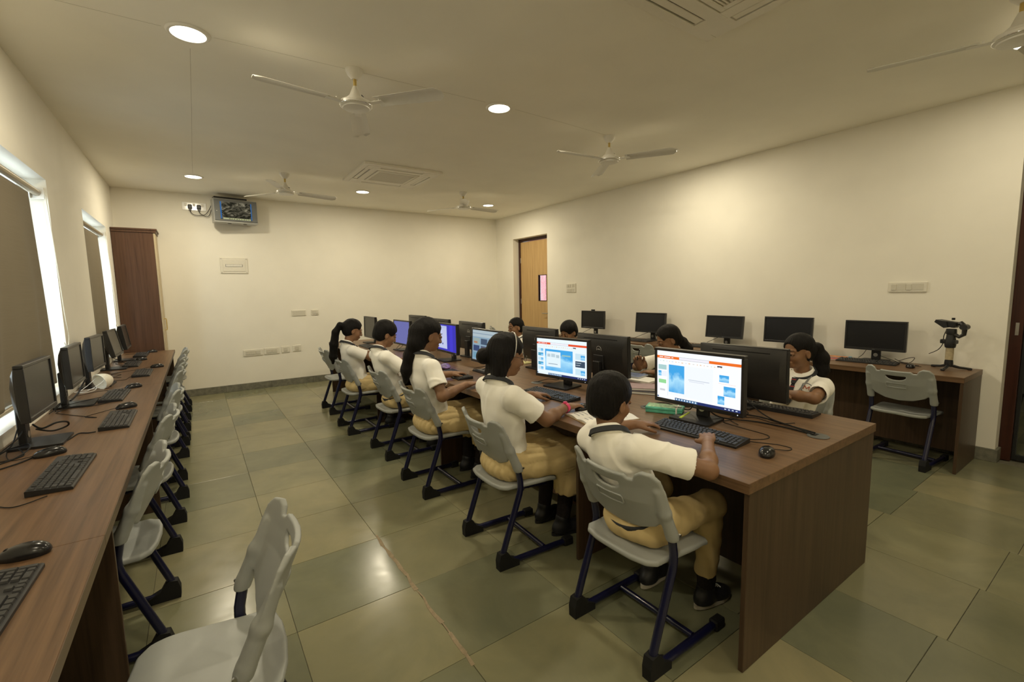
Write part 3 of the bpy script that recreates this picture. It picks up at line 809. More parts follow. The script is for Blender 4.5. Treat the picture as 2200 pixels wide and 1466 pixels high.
def monitor_meshes(w, h):
    key = (w, h)
    if key in MON: return MON[key]
    b = 0.0155; d = 0.012
    fr = MB()     # local frame: screen looks along +x, u right = +y, origin at panel centre
    fr.box(-0.022, d, -w/2, w/2, h/2-b, h/2, 0.0025).box(-0.022, d, -w/2, w/2, -h/2, -h/2+b+0.006, 0.0025)
    fr.box(-0.022, d, -w/2, -w/2+b, -h/2+b, h/2-b, 0.002).box(-0.022, d, w/2-b, w/2, -h/2+b, h/2-b, 0.002)
    frame = fr.mesh('bezel', [M['bezel']], 0)
    bk = MB()
    z0, z1 = -h/2+0.004, h/2-0.004
    prof = [(-0.0215, z0), (-0.030, z0+0.012), (-0.046, -0.05), (-0.048, 0.03), (-0.040, 0.085), (-0.028, z1-0.01), (-0.0215, z1)]
    n = len(prof)
    ys = [-w/2+0.004, -w/2+0.03, w/2-0.03, w/2-0.004]
    vs = []
    for j, y in enumerate(ys):
        for x, z in prof:
            e = j in (0, 3)
            vs.append(((-0.0215+(x+0.0215)*0.25) if e else x, y, z))
    fs = [(j*n+i, j*n+i+1, (j+1)*n+i+1, (j+1)*n+i) for j in range(3) for i in range(n-1)]
    fs += [tuple(range(n)), tuple(range(4*n-1, 3*n-1, -1))]+[(j*n+n-1, j*n, (j+1)*n, (j+1)*n+n-1) for j in range(3)]
    bk.add(vs, fs)
    back = bk.mesh('rear_shell', [M['back']], 30)
    slot = MB().box(-0.0325, -0.0290, -w*0.33, w*0.33, h/2-0.034, h/2-0.028, T=None).mesh('vent_slot', [M['rubber']], 0)
    screen = MB().box(0.002, 0.0065, -w/2+b, w/2-b, -h/2+b+0.006, h/2-b).mesh('screen', [M['screen_off']], 0)
    lg = MB()
    tv, tf = text_mesh('DELL', 0.0135)
    Tm = Matrix.Translation((-0.0475, 0, 0.045)) @ Matrix.Rotation(R(-7), 4, 'Y') @ Matrix(((0, 0, -1, 0), (-1, 0, 0, 0), (0, 1, 0, 0), (0, 0, 0, 1)))
    lg.add(tv, tf, 0, Tm)
    lg.tube([tuple(Tm @ Vector((0.024*math.cos(a), 0.024*math.sin(a), 0))) for a in np.linspace(0, 2*PI, 33)[:-1]], 0.0011, 6, closed=True)
    logo = lg.mesh('round_badge', [M['logo']], 0)
    tv, tf = text_mesh('DELL', 0.009)
    fl = MB().add(tv, tf, 0, Matrix.Translation((d+0.0002, 0, -h/2+0.0105)) @ Matrix(((0, 0, 1, 0), (1, 0, 0, 0), (0, 1, 0, 0), (0, 0, 0, 1))))
    front = fl.mesh('front_lettering', [M['logo_dim']], 0)
    led = MB().box(d-0.001, d+0.0006, w/2-0.030, w/2-0.026, -h/2+0.009, -h/2+0.013).mesh('power_light', [emit('power_led', (0.9, 0.95, 1.0), 1.2)], 0)
    MON[key] = dict(bezel=frame, rear_shell=back, vent_slot=slot, screen=screen, round_badge=logo, front_lettering=front, power_light=led)
    return MON[key]
def monitor(label, x, y, z, yaw, tilt=2.0, w=0.513, h=0.307, group=None, ui=None, webcam=False, lit=None):
    base_z = TZ
    t = thing('computer_monitor', label, 'monitor', (x, y, base_z), R(yaw), group)
    ms = monitor_meshes(w, h)
    zc = z-base_z; tl = -R(tilt)
    parts = {}
    for n, me in ms.items():
        if n == 'power_light' and not lit: continue
        if n == 'screen' and lit: continue
        parts[n] = obj(n, me, t, (0, 0, zc), (0, tl, 0))
    if lit: parts['screen'] = mk('screen', MB().box(0.002, 0.0065, -w/2+0.0155, w/2-0.0155, -h/2+0.0215, h/2-0.0155), lit, t, 0, (0, 0, zc), (0, tl, 0))
    nz = zc-0.045
    key = ('stand', round(nz, 2))
    if key not in MON:
        s = MB().box(-0.085, -0.055, -0.034, 0.034, 0.010, nz, 0.004).box(-0.058, -0.040, -0.05, 0.05, nz-0.06, nz+0.045, 0.003)
        MON[key] = s.mesh('stand_neck', [M['black']], 0)
        MON['base'] = MB().prism([(-0.115, -0.085), (-0.105, -0.10), (0.070, -0.115), (0.085, -0.105), (0.085, 0.105), (0.070, 0.115), (-0.105, 0.10), (-0.115, 0.085)], 2, 0.0002, 0.012).mesh('stand_base', [M['black']], 0)
        MON['hole'] = MB().lathe([(0.0, 0), (0.015, 0), (0.017, 0.001), (0.017, 0.002), (0.0, 0.002)], 20).mesh('cable_hole', [M['steel']], 40)
    obj('stand_neck', MON[key], t); obj('stand_base', MON['base'], t)
    obj('cable_hole', MON['hole'], t, (-0.0548, 0, 0.055), (0, PI/2, 0))
    if webcam:
        wm = MB().box(-0.015, 0.012, -0.03, 0.03, h/2+0.001, h/2+0.022, 0.004).box(-0.03, -0.022, -0.015, 0.015, h/2-0.03, h/2+0.01)
        c = mk('webcam', wm, M['black'], None); c.location = (x, y, z); c.rotation_euler = (0, tl, R(yaw))
        tag(c, 'small black webcam clipped on top of the monitor beside the door', 'webcam')
    if ui: ui(parts['screen'], w-0.031, h-0.037)
    return t

# ---- what the lit screens show
EM = {}
def em(c, s=1.0):
    k = (tuple(round(v, 3) for v in c), s)
    if k not in EM: EM[k] = emit('screen_glow', c, s)
    return EM[k]
def srgb(r, g, b): return tuple(((c/255/12.92) if c <= 10 else ((c/255+0.055)/1.055)**2.4) for c in (r, g, b))
def blue_slide(name, lo, hi):
    m = bpy.data.materials.new(name); m.use_nodes = True
    t = m.node_tree; t.nodes.remove(t.nodes['Principled BSDF'])
    tc = node(t, 'ShaderNodeTexCoord'); sx = node(t, 'ShaderNodeSeparateXYZ'); t.links.new(tc.outputs['Generated'], sx.inputs[0])
    n = node(t, 'ShaderNodeTexNoise'); setin(n, Scale=2.2, Detail=3.0); t.links.new(tc.outputs['Generated'], n.inputs['Vector'])
    ad = node(t, 'ShaderNodeMath', operation='MULTIPLY_ADD'); t.links.new(n.outputs['Fac'], ad.inputs[0]); ad.inputs[1].default_value = 0.7
    t.links.new(sx.outputs['Z'], ad.inputs[2])
    e = node(t, 'ShaderNodeEmission'); e.inputs[1].default_value = 1.0
    t.links.new(ramp(t, ad.outputs[0], [(0.25, lo), (0.85, hi), (1.25, lo)]), e.inputs[0])
    t.links.new(e.outputs[0], t.nodes['Material Output'].inputs['Surface'])
    return m
SLIDE = blue_slide('blue_slide', srgb(70, 165, 228), srgb(170, 222, 248))
def ui_rects(screen, w, h, rects):
    lay = 0.0068
    groups = {}
    for i, (name, u0, v0, u1, v1, mat) in enumerate(rects):
        x = lay+0.00006*i
        mb = groups.setdefault((name, i), (MB(), mat))[0]
        hz = 0.003
        y0, y1 = -w/2+u0*w, -w/2+u1*w
        z0, z1 = hz-h/2+(1-v1)*h, hz-h/2+(1-v0)*h
        mb.box(x-0.00005, x, y0, y1, z0, z1)
    for (name, _), (mb, mat) in groups.items(): mk(name, mb, mat, screen, 0)
WHITE = srgb(246, 250, 255)
def ui_common(top=(236, 112, 40)):
    o = em(srgb(*top)); gr = em(srgb(205, 214, 228)); dk = em(srgb(60, 66, 84)); tb = em(srgb(42, 52, 104)); ic = em(srgb(210, 225, 240))
    r = [('title_bar', 0, .10, .29, .155, o), ('title_bar', .65, .10, 1, .155, o), ('title_field', .29, .105, .65, .15, em(srgb(238, 236, 244))),
         ('field_line', .29, .100, .65, .1035, dk), ('field_line', .29, .151, .65, .1545, dk)]
    x = 0.03
    for wd in (.05, .08, .025): r.append(('title_letters', x, .12, x+wd, .134, em(WHITE))); x += wd+.015
    rng = random.Random(4)
    x = .04
    while x < .78:
        wd = rng.uniform(.012, .035); r.append(('ribbon_icon', x, .20, x+wd*.7, .216, em(srgb(*rng.choice([(205, 214, 228), (222, 214, 205), (236, 190, 140), (200, 222, 205)])))))
        x += wd+.02
    r += [('taskbar', .24, .945, 1, 1.0, tb), ('task_strip', .24, .95, .52, .996, em(srgb(70, 110, 150)))]
    for k in range(8): r.append(('task_icon', .253+.034*k, .958, .270+.034*k, .988, ic))
    for k in range(4): r.append(('tray_icon', .83+.04*k, .965, .85+.04*k, .982, ic))
    r.append(('start_key', .005, .955, .025, .985, em(srgb(60, 90, 130))))
    r.append(('search_box', .745, .175, .80, .20, dk))
    return r
def ui_near(s, w, h):
    r = ui_common()
    bl = SLIDE; ln = em(srgb(190, 200, 214)); rd = em(srgb(240, 190, 170)); gn = em(srgb(150, 215, 150)); gy = em(srgb(170, 205, 205))
    r += [('thumbnail_frame', .143, .28, .146, .93, ln), ('thumbnail', .02, .29, .13, .39, gy), ('thumbnail', .02, .42, .06, .53, bl), ('thumbnail_page', .06, .42, .135, .53, em(srgb(232, 238, 246))),
          ('thumbnail', .025, .60, .125, .68, gn), ('thumbnail', .04, .80, .11, .84, em(srgb(205, 205, 210))), ('slide_page', .155, .26, .70, .90, em(srgb(240, 245, 252))), ('slide_picture', .16, .27, .36, .84, bl),
          ('slide_words', .41, .52, .66, .535, em(srgb(200, 208, 218))), ('slide_words', .42, .555, .60, .565, em(srgb(206, 212, 222))),
          ('design_picture', .77, .34, .875, .47, bl), ('design_line', .76, .50, .95, .505, rd), ('design_picture', .82, .545, .945, .73, bl), ('design_picture', .755, .74, .83, .90, bl), ('design_line', .76, .93, .95, .935, ln)]
    ui_rects(s, w, h, r)
def ui_second(s, w, h):
    r = ui_common((226, 84, 48))
    bl = SLIDE; te = em(srgb(90, 160, 190)); dk = em(srgb(62, 78, 96)); pale = em(srgb(200, 226, 238)); wh = em(srgb(225, 240, 246))
    for k in range(5):
        r += [('thumbnail', .03, .27+.128*k, .14, .36+.128*k, te if k % 2 else pale), ('thumbnail_shade', .09, .29+.128*k, .14, .36+.128*k, bl)]
    r += [('slide_picture', .18, .28, .74, .87, bl), ('slide_card', .205, .34, .50, .76, wh), ('card_cloud', .23, .41, .29, .49, em(srgb(180, 200, 210))), ('card_cloud', .31, .40, .39, .49, em(srgb(186, 206, 216))), ('card_cloud', .41, .42, .475, .50, em(srgb(180, 200, 210))), ('card_words', .25, .67, .44, .69, em(srgb(150, 165, 180))), ('slide_words', .53, .40, .70, .44, em(srgb(150, 190, 190)))]
    for k, c in enumerate((pale, dk, pale)): r.append(('design_picture', .79, .32+.20*k, .97, .48+.20*k, c))
    r += [('design_line', .80, .56, .90, .57, wh), ('design_line', .80, .62, .88, .63, wh), ('design_shade', .89, .36, .97, .48, bl), ('design_shade', .89, .76, .97, .88, bl)]
    ui_rects(s, w, h, r)
def ui_third(s, w, h):
    r = [('toolbar', 0, 0, 1, .22, em(srgb(170, 185, 192))), ('toolbar_line', 0, .10, 1, .12, em(srgb(120, 140, 160)))]
    cs = [(150, 165, 160), (70, 84, 104), (80, 92, 120), (60, 74, 110), (84, 90, 110), (90, 110, 140), (110, 150, 170), (80, 96, 130), (74, 96, 116)]
    k = 0
    for j in range(3):
        for i in range(3):
            r.append(('picture_tile', .04+.29*i, .27+.24*j, .28+.29*i, .46+.24*j, em(srgb(*cs[k])))); k += 1
    r.append(('orange_tile', .06, .38, .20, .44, em(srgb(170, 120, 90))))
    ui_rects(s, w, h, r)
def ui_fourth(s, w, h):
    r = [('document', .0, .05, .52, .93, em(srgb(178, 186, 224))), ('document_page', .08, .14, .48, .9, em(srgb(188, 194, 226))), ('document_mark', .26, .72, .31, .78, em(srgb(60, 60, 130))), ('light_band', .66, 0, .82, 1, em(srgb(70, 62, 200)))]
    ui_rects(s, w, h, r)

GL = 'monitors facing the near side of the middle table'
monitor('lit black monitor with orange bar in front of the nearest boy', 2.968, 1.407, 0.969, 181.5, -1.5, ui=ui_near, lit=em(WHITE), group=GL)
monitor('lit black monitor with red bar in front of the girl with pink strap', 2.975, 2.505, 0.959, 187.3, -0.3, ui=ui_second, lit=em(srgb(232, 244, 250)), group=GL)
monitor('lit monitor showing grey picture tiles, between two girls', 2.885, 3.410, 0.973, 177.6, 3.0, ui=ui_third, lit=em(srgb(135, 160, 178)), group=GL)
monitor('lit monitor with violet screen and pale document', 2.926, 4.243, 0.984, 176.7, 0, ui=ui_fourth, lit=em(srgb(64, 58, 178)), group=GL)
monitor('lit monitor with plain blue-violet screen beside the far boy', 2.894, 5.417, 0.968, 181.2, 2.0, lit=em(srgb(106, 108, 165)), group=GL)
monitor('dark monitor in front of the girl with the high ponytail', 2.86, 6.573, 0.973, 179.3, 1.6, group=GL)
GR = 'monitors facing the far side of the middle table'
monitor('black monitor seen from behind, nearest of its row', 3.476, 1.439, 0.955, 2.5, 2.5, group=GR)
monitor('black monitor seen from behind with a bright round badge', 3.36, 2.463, 0.959, 1.6, 2.0, group=GR)
monitor('black monitor seen from behind, left of the hidden child', 3.38, 3.262, 0.968, -2.0, 2.0, group=GR)
monitor('black monitor seen from behind, left of the picture tile screen', 3.290, 4.358, 0.976, 1.0, 0, group=GR)
monitor('black monitor seen from behind, mostly hidden by the long-haired girl', 3.36, 5.27, 0.970, 0.4, 2.0, group=GR)
monitor('black monitor seen from behind, farthest of its row', 3.462, 6.225, 0.978, 3.1, 4.0, group=GR)
GW = 'monitors on the right wall table'
monitor('dark monitor on the right wall table, beside the camera gimbal', 5.90, 1.535, 0.987, 181, 0.5, 0.46, 0.27, group=GW)
monitor('dark greyish monitor on the right wall table above the girl with lanyard', 5.88, 2.275, 0.997, 184.4, 3.0, 0.46, 0.27, group=GW)
monitor('dark monitor in the middle of the right wall table', 5.90, 2.985, 0.990, 180.6, 6.0, 0.45, 0.262, group=GW)
monitor('dark tilted monitor on the right wall table above the girl with pen', 5.88, 4.03, 0.992, 185.5, 4.7, 0.46, 0.27, group=GW)
monitor('dark monitor with a webcam on top, nearest the door', 5.80, 5.045, 0.996, 183.3, 1.5, 0.46, 0.27, group=GW, webcam=True)
GN = 'monitors on the window table'
monitor('dark monitor on the window table, nearest the camera', 0.152, 3.132, 1.031, -1.2, 0.7, 0.44, 0.265, group=GN)
monitor('dark monitor on the window table, second from the camera', 0.125, 4.130, 1.023, 0.6, 0.8, 0.44, 0.265, group=GN)
monitor('dark monitor on the window table behind the white mask', 0.129, 4.925, 1.028, -2.7, 0, 0.44, 0.265, group=GN)
monitor('dark monitor on the window table leaning well back', 0.118, 6.001, 1.016, -2.2, 10.4, 0.44, 0.265, group=GN)
monitor('dark monitor on the window table beside the cupboard', 0.131, 6.75, 1.021, 0.5, 7.4, 0.44, 0.265, group=GN)

# ------------------------------------------------------------------ keyboards and mice
U = 0.0190
def key_layout():
    ks = []
    for x in [0]+[2+i for i in range(4)]+[6.5+i for i in range(4)]+[11+i for i in range(4)]+[15.25+i for i in range(3)]: ks.append((x, 0, 1, 1))
    for i in range(13): ks.append((i, 1.15, 1, 1))
    ks.append((13, 1.15, 2, 1))
    ks.append((0, 2.15, 1.5, 1)); ks += [(1.5+i, 2.15, 1, 1) for i in range(12)]; ks.append((13.5, 2.15, 1.5, 1))
    ks.append((0, 3.15, 1.75, 1)); ks += [(1.75+i, 3.15, 1, 1) for i in range(11)]; ks.append((12.75, 3.15, 2.25, 1))
    ks.append((0, 4.15, 2.25, 1)); ks += [(2.25+i, 4.15, 1, 1) for i in range(10)]; ks.append((12.25, 4.15, 2.75, 1))
    for x, w in ((0, 1.25), (1.25, 1.25), (2.5, 1.25), (3.75, 6.25), (10, 1.25), (11.25, 1.25), (12.5, 1.25), (13.75, 1.25)): ks.append((x, 5.15, w, 1))
    for r in (1.15, 2.15): ks += [(15.25+i, r, 1, 1) for i in range(3)]
    ks.append((16.25, 4.15, 1, 1)); ks += [(15.25+i, 5.15, 1, 1) for i in range(3)]
    for r in (1.15, 2.15, 3.15): ks += [(18.5+i, r, 1, 1) for i in range(3)]
    ks.append((21.5, 1.15, 1, 1)); ks.append((21.5, 2.15, 1, 2)); ks += [(18.5+i, 4.15, 1, 1) for i in range(3)]
    ks.append((18.5, 5.15, 2, 1)); ks.append((20.5, 5.15, 1, 1)); ks.append((21.5, 4.15, 1, 2))
    return ks
KEYS = key_layout()
KB = {}
def key_verts(w, l, z0, z1):
    a, c = w/2-0.0011, l/2-0.0011; t = 0.0022
    v = [(-a, -c, z0), (a, -c, z0), (a, c, z0), (-a, c, z0), (-a+t, -c+t, z1), (a-t, -c+t, z1), (a-t, c-t*0.6, z1), (-a+t, c-t*0.6, z1)]
    return v, [(3, 2, 1, 0), (4, 5, 6, 7), (0, 1, 5, 4), (1, 2, 6, 5), (2, 3, 7, 6), (3, 0, 4, 7)]
SL = R(4.0)
def keyboard(label, x, y, rz, group, single=False):
    t = thing('keyboard', label, 'keyboard', (x, y, TZ), rz, group)
    tot = 22.5*U; dep = 6.15*U
    if 'base' not in KB:
        b = MB(); w = tot/2+0.007; l = dep/2+0.006
        b.prism([(-l, 0.0008), (l, 0.0008), (l, 0.021), (l-0.003, 0.0225), (-l+0.004, 0.0115), (-l, 0.009)], 0, -w, w)
        KB['base'] = b.mesh('keyboard_case', [M['black']], 0)
        f = MB()
        for s in (-1, 1): f.box(s*0.17-0.02, s*0.17+0.02, l-0.016, l-0.004, 0.0, 0.001)
        KB['feet'] = f.mesh('rubber_foot', [M['rubber']], 0)
        allk = MB()
        for (kx, ky, kw, kl) in KEYS:
            v, fcs = key_verts(kw*U, kl*U, 0, 0.0068)
            yy = dep/2-(ky+kl/2)*U; zz = 0.0155+yy*math.tan(SL)*1.15
            allk.add(v, fcs, 0, Matrix.Translation((-tot/2+(kx+kw/2)*U, yy, zz)) @ Matrix.Rotation(SL, 4, 'X'))
        KB['keys'] = allk.mesh('keys', [M['key']], 0)
    obj('keyboard_case', KB['base'], t); obj('rubber_foot', KB['feet'], t)
    if not single:
        k = obj('keys', KB['keys'], t); k['kind'] = 'stuff'
    else:
        for (kx, ky, kw, kl) in KEYS:
            kk = ('k', kw, kl)
            if kk not in KB:
                v, fcs = key_verts(kw*U, kl*U, 0, 0.0068); KB[kk] = MB().add(v, fcs).mesh('key', [M['key']], 0)
            yy = dep/2-(ky+kl/2)*U
            obj('key', KB[kk], t, (-tot/2+(kx+kw/2)*U, yy, 0.0155+yy*math.tan(SL)*1.15), (SL, 0, 0))
    return t
GK = 'black keyboards'
LW = PI/2; RW = -PI/2
keyboard('black keyboard at the lower left corner of the photo', 0.362, 1.435, LW-R(2), GK, True)
keyboard('black keyboard on the window table, in front of the nearest chair', 0.328, 2.505, LW-R(1), GK, True)
keyboard('black keyboard on the window table, in front of its second chair', 0.402, 3.425, LW, GK, True)
keyboard('black keyboard on the window table, just in front of the white mask', 0.290, 4.30, LW-R(1), GK)
keyboard('black keyboard on the window table beyond the white mask', 0.362, 5.44, LW, GK)
keyboard('black keyboard on the window table in front of the leaning monitor', 0.218, 6.24, LW, GK)
keyboard('black keyboard on the window table nearest the cupboard', 0.222, 7.18, LW, GK)
keyboard('black keyboard under the hands of the nearest boy', 2.760, 1.262, RW+R(3), GK, True)
keyboard('black keyboard beside the hand with the pink strap', 2.728, 2.335, RW+R(2), GK)
keyboard('black keyboard under the hand of the long-haired girl', 2.585, 3.42, RW-R(6), GK)
keyboard('black keyboard in front of the far boy', 2.745, 4.62, RW, GK)
keyboard('black keyboard in front of the girl with the high ponytail', 2.66, 6.05, RW, GK)
keyboard('black keyboard in front of the girl with crest and lanyard', 3.505, 1.268, LW+R(4), GK, True)
keyboard('black keyboard on the right wall table behind the empty chair', 5.775, 1.545, RW+R(3), GK)
keyboard('black keyboard on the right wall table behind the lanyard girl', 5.70, 2.36, RW, GK)
keyboard('black keyboard on the right wall table behind the girl with pen', 5.72, 3.10, RW, GK)
keyboard('black keyboard on the right wall table under the tilted monitor', 5.70, 4.12, RW, GK)
def mouse_proto():
    mb = MB(); vs, fs = [], []; nr, na = 12, 28
    for i in range(nr+1):
        e = i/nr*PI/2                      # 0 at the rim, pi/2 on top
        for j in range(na):
            a = 2*PI*j/na; ca, sa = math.cos(a), math.sin(a)
            k = math.cos(e)**0.75 if i < nr else 0.0005
            w = 0.031*(1-0.10*max(0, sa)-0.05*abs(sa)); l = 0.057
            px = w*math.copysign(abs(ca)**0.8, ca)*k; py = l*math.copysign(abs(sa)**0.85, sa)*k-0.004
            z = 0.006+0.030*math.sin(e)**0.9*(1-0.16*(py/0.057)-0.12*(py/0.057)**2)
            vs.append((px, py, z))
    for j in range(na):
        a = 2*PI*j/na; x, y, z = vs[j]; vs.append((x*0.95, y*0.95, 0.0004))
    for i in range(nr):
        for j in range(na): fs.append((i*na+j, i*na+(j+1) % na, (i+1)*na+(j+1) % na, (i+1)*na+j))
    o = (nr+1)*na
    for j in range(na): fs.append((o+j, o+(j+1) % na, (j+1) % na, j))
    fs.append(tuple(range(nr*na, nr*na+na))); fs.append(tuple(o+j for j in range(na)))
    body = mb.add(vs, fs).mesh('mouse_body', [M['black_gloss']], 60)
    wheel = MB().tube([(-0.0035, 0.030, 0.0245), (0.0035, 0.030, 0.0245)], 0.0065, 14).mesh('scroll_wheel', [M['rubber']], 40)
    return body, wheel
MOUSE = mouse_proto()
def mouse(label, x, y, rz, pts):
    t = thing('computer_mouse', label, 'mouse', (x, y, TZ), rz, 'black computer mice')
    obj('mouse_body', MOUSE[0], t); obj('scroll_wheel', MOUSE[1], t)
    if pts:
        Tm = Matrix.Rotation(-rz, 4, 'Z') @ Matrix.Translation((-x, -y, -TZ))
        c = curve_pts([Tm @ Vector((px, py, TZ+pz)) for px, py, pz in pts], 6)
        mk('mouse_cable', MB().tube(c, 0.0017, 6), M['rubber'], t)
    return t
def lead(x, y, rz, *pts):
    hx, hy = x-math.sin(rz)*0.046, y+math.cos(rz)*0.046
    return [(hx, hy, 0.012)]+[(a, c, 0.0022) for a, c in pts]
def ms(label, x, y, rz, *pts): return mouse(label, x, y, rz, lead(x, y, rz, *pts))
ms('black mouse on the window table at the left edge of the photo', 0.37, 1.755, R(82), (0.24, 1.80), (0.15, 1.95), (0.08, 2.1))
ms('black mouse on the window table beside the near monitor foot', 0.215, 2.86, R(110), (0.10, 2.86), (0.06, 2.95), (0.03, 3.1))
ms('black mouse on the window table, second nearest visible keyboard', 0.395, 3.80, R(115), (0.28, 3.75), (0.22, 3.66), (0.28, 3.60), (0.16, 3.75), (0.05, 3.9))
ms('black mouse on the window table near the white mask', 0.36, 4.63, R(118), (0.25, 4.60), (0.16, 4.62), (0.05, 4.5))
ms('black mouse on the window table beside the third chair from the camera', 0.442, 5.84, R(100), (0.30, 5.78), (0.2, 5.7), (0.05, 5.6))
ms('black mouse on the window table beyond the leaning monitor', 0.256, 6.63, R(110), (0.15, 6.6), (0.05, 6.5))
ms('black mouse on the window table beside the cupboard', 0.302, 7.50, R(110), (0.2, 7.48), (0.05, 7.4))
ms('black mouse at the near end of the middle table', 2.748, 0.926, R(-72), (2.86, 0.895), (2.90, 0.90), (2.90, 0.96), (2.86, 1.03), (2.84, 1.10), (2.93, 1.03), (3.00, 1.05), (3.02, 1.20), (3.05, 1.30), (3.15, 1.28))
ms('black mouse held under the hand with the pink strap', 2.655, 1.945, R(-80), (2.78, 1.98), (2.88, 2.15), (3.05, 2.2))
ms('black mouse beside the keyboard of the long-haired girl', 2.66, 3.07, R(-90), (2.80, 3.10), (2.9, 3.2), (3.05, 3.2))
ms('black mouse on the right wall table behind the empty chair', 5.735, 1.225, R(-80), (5.84, 1.18), (5.86, 1.25), (5.95, 1.30), (6.0, 1.4))

# ------------------------------------------------------------------ cables and grommets
def cable(label, pts, r, z=0.0):
    n = 0
    mk_ = MB()
    P = pts if isinstance(pts[0][0], (list, tuple)) else [pts]
    for p in P: mk_.tube(curve_pts([(a, b_, TZ+max(c, r+0.0006)) for a, b_, c in p], 7), r, 7)
    o = mk('cable', mk_, M['rubber'])
    return tag(o, label, 'cable', 'loose cables')
def grommet(label, x, y):
    t = thing('cable_grommet', label, 'grommet', (x, y, TZ), 0, 'cable grommets')
    mk('grommet_cap', MB().lathe([(0, 0.0002), (0.044, 0.0002), (0.046, 0.002), (0.042, 0.0045), (0.0, 0.005)], 28), M['grommet'], t)
    mk('cable_slot', MB().box(-0.02, 0.02, 0.004, 0.026, 0.0042, 0.0056), M['rubber'], t, 0)
    return t
grommet('grey round cable cap near the end of the middle table', 3.172, 0.902)
grommet('grey round cable cap behind the green pencil box', 2.99, 1.735)
grommet('grey round cable cap behind the second lit monitor', 2.93, 2.74)
cable('thick black cable bundle running to the end cable cap', [[(3.16, 0.915, 0.008), (3.20, 1.02, 0.012), (3.26, 1.16, 0.012), (3.36, 1.30, 0.03), (3.41, 1.39, 0.09), (3.425, 1.42, 0.16)], [(3.165, 0.92, 0.006), (3.18, 1.05, 0.006), (3.17, 1.18, 0.006), (3.06, 1.33, 0.02), (3.03, 1.39, 0.08), (3.015, 1.40, 0.14)], [(3.17, 0.915, 0.014), (3.23, 1.06, 0.006), (3.27, 1.22, 0.006), (3.24, 1.40, 0.006), (3.30, 1.52, 0.006)]], 0.0036)
cable('thin black cable loop behind the nearest lit monitor', [[(3.02, 1.52, 0.004), (3.16, 1.48, 0.004), (3.26, 1.50, 0.004), (3.35, 1.40, 0.004), (3.30, 1.30, 0.004), (3.15, 1.32, 0.004)], [(3.30, 1.06, 0.004), (3.22, 1.12, 0.004), (3.24, 1.24, 0.004), (3.12, 1.30, 0.004), (3.05, 1.22, 0.004)]], 0.002)
cable('black cable arching from the cap behind the green pencil box', [[(2.985, 1.745, 0.006), (3.00, 1.70, 0.03), (3.03, 1.64, 0.038), (3.04, 1.57, 0.028), (3.035, 1.49, 0.03), (3.02, 1.45, 0.09)], [(2.995, 1.74, 0.005), (3.06, 1.74, 0.004), (3.14, 1.66, 0.004), (3.17, 1.58, 0.004)]], 0.003)
cable('black cables at the foot of the second lit monitor', [[(2.94, 2.745, 0.006), (3.02, 2.72, 0.02), (3.05, 2.62, 0.03), (3.04, 2.54, 0.10)], [(2.92, 2.74, 0.004), (3.0, 2.64, 0.004), (3.12, 2.60, 0.004), (3.2, 2.66, 0.004)]], 0.0026)
cable('black cables coiled by the picture tile monitor', [[(2.93, 3.42, 0.06), (2.93, 3.52, 0.03), (2.86, 3.58, 0.01), (2.82, 3.50, 0.006), (2.90, 3.46, 0.02), (2.98, 3.46, 0.10)], [(2.78, 3.30, 0.004), (2.86, 3.25, 0.004), (2.95, 3.22, 0.004), (3.08, 3.30, 0.004)]], 0.0026)
cable('small black cable loop under the blue-violet monitor', [[(2.93, 5.42, 0.12), (2.88, 5.50, 0.05), (2.84, 5.48, 0.02), (2.83, 5.40, 0.02), (2.87, 5.38, 0.05), (2.92, 5.44, 0.08)]], 0.0026)
cable('tangle of black cables at the near monitor on the window table', [[(0.02, 2.95, 0.005), (0.06, 3.02, 0.03), (0.07, 3.10, 0.09), (0.09, 3.13, 0.16)], [(0.03, 2.82, 0.005), (0.05, 2.95, 0.03), (0.08, 3.06, 0.06), (0.09, 3.12, 0.10)], [(0.02, 2.75, 0.003), (0.10, 2.88, 0.004), (0.13, 2.98, 0.02), (0.10, 3.08, 0.018), (0.04, 3.04, 0.012)], [(0.05, 2.70, 0.003), (0.14, 2.80, 0.003), (0.20, 2.98, 0.003), (0.24, 3.12, 0.003), (0.26, 3.22, 0.003), (0.30, 3.20, 0.003), (0.33, 3.19, 0.006)], [(0.03, 2.90, 0.003), (0.07, 2.86, 0.003), (0.12, 2.92, 0.003), (0.09, 3.00, 0.018)]], 0.003)
cable('thin keyboard lead wandering over the window table', [[(0.325, 2.25, 0.004), (0.25, 2.20, 0.003), (0.17, 2.30, 0.003), (0.10, 2.50, 0.003), (0.05, 2.70, 0.003)]], 0.0018)
cable('thick black cable ring beside the near window table monitor', [[(0.10, 3.25, 0.05), (0.14, 3.34, 0.012), (0.19, 3.38, 0.02), (0.20, 3.34, 0.05), (0.17, 3.28, 0.065), (0.12, 3.25, 0.05), (0.09, 3.24, 0.08)]], 0.0045)
cable('black cables at the second monitor on the window table', [[(0.02, 3.90, 0.004), (0.05, 4.0, 0.03), (0.07, 4.1, 0.08)], [(0.04, 3.95, 0.004), (0.03, 4.05, 0.02), (0.06, 4.12, 0.05), (0.07, 4.13, 0.10)], [(0.05, 3.92, 0.003), (0.12, 3.98, 0.018), (0.22, 4.02, 0.003), (0.29, 4.06, 0.006)], [(0.06, 4.02, 0.02), (0.15, 4.18, 0.016), (0.24, 4.35, 0.003)]], 0.0026)
cable('thick black cable behind the white mask', [[(0.06, 4.25, 0.012), (0.07, 4.45, 0.03), (0.06, 4.65, 0.05), (0.06, 4.86, 0.08)]], 0.006)
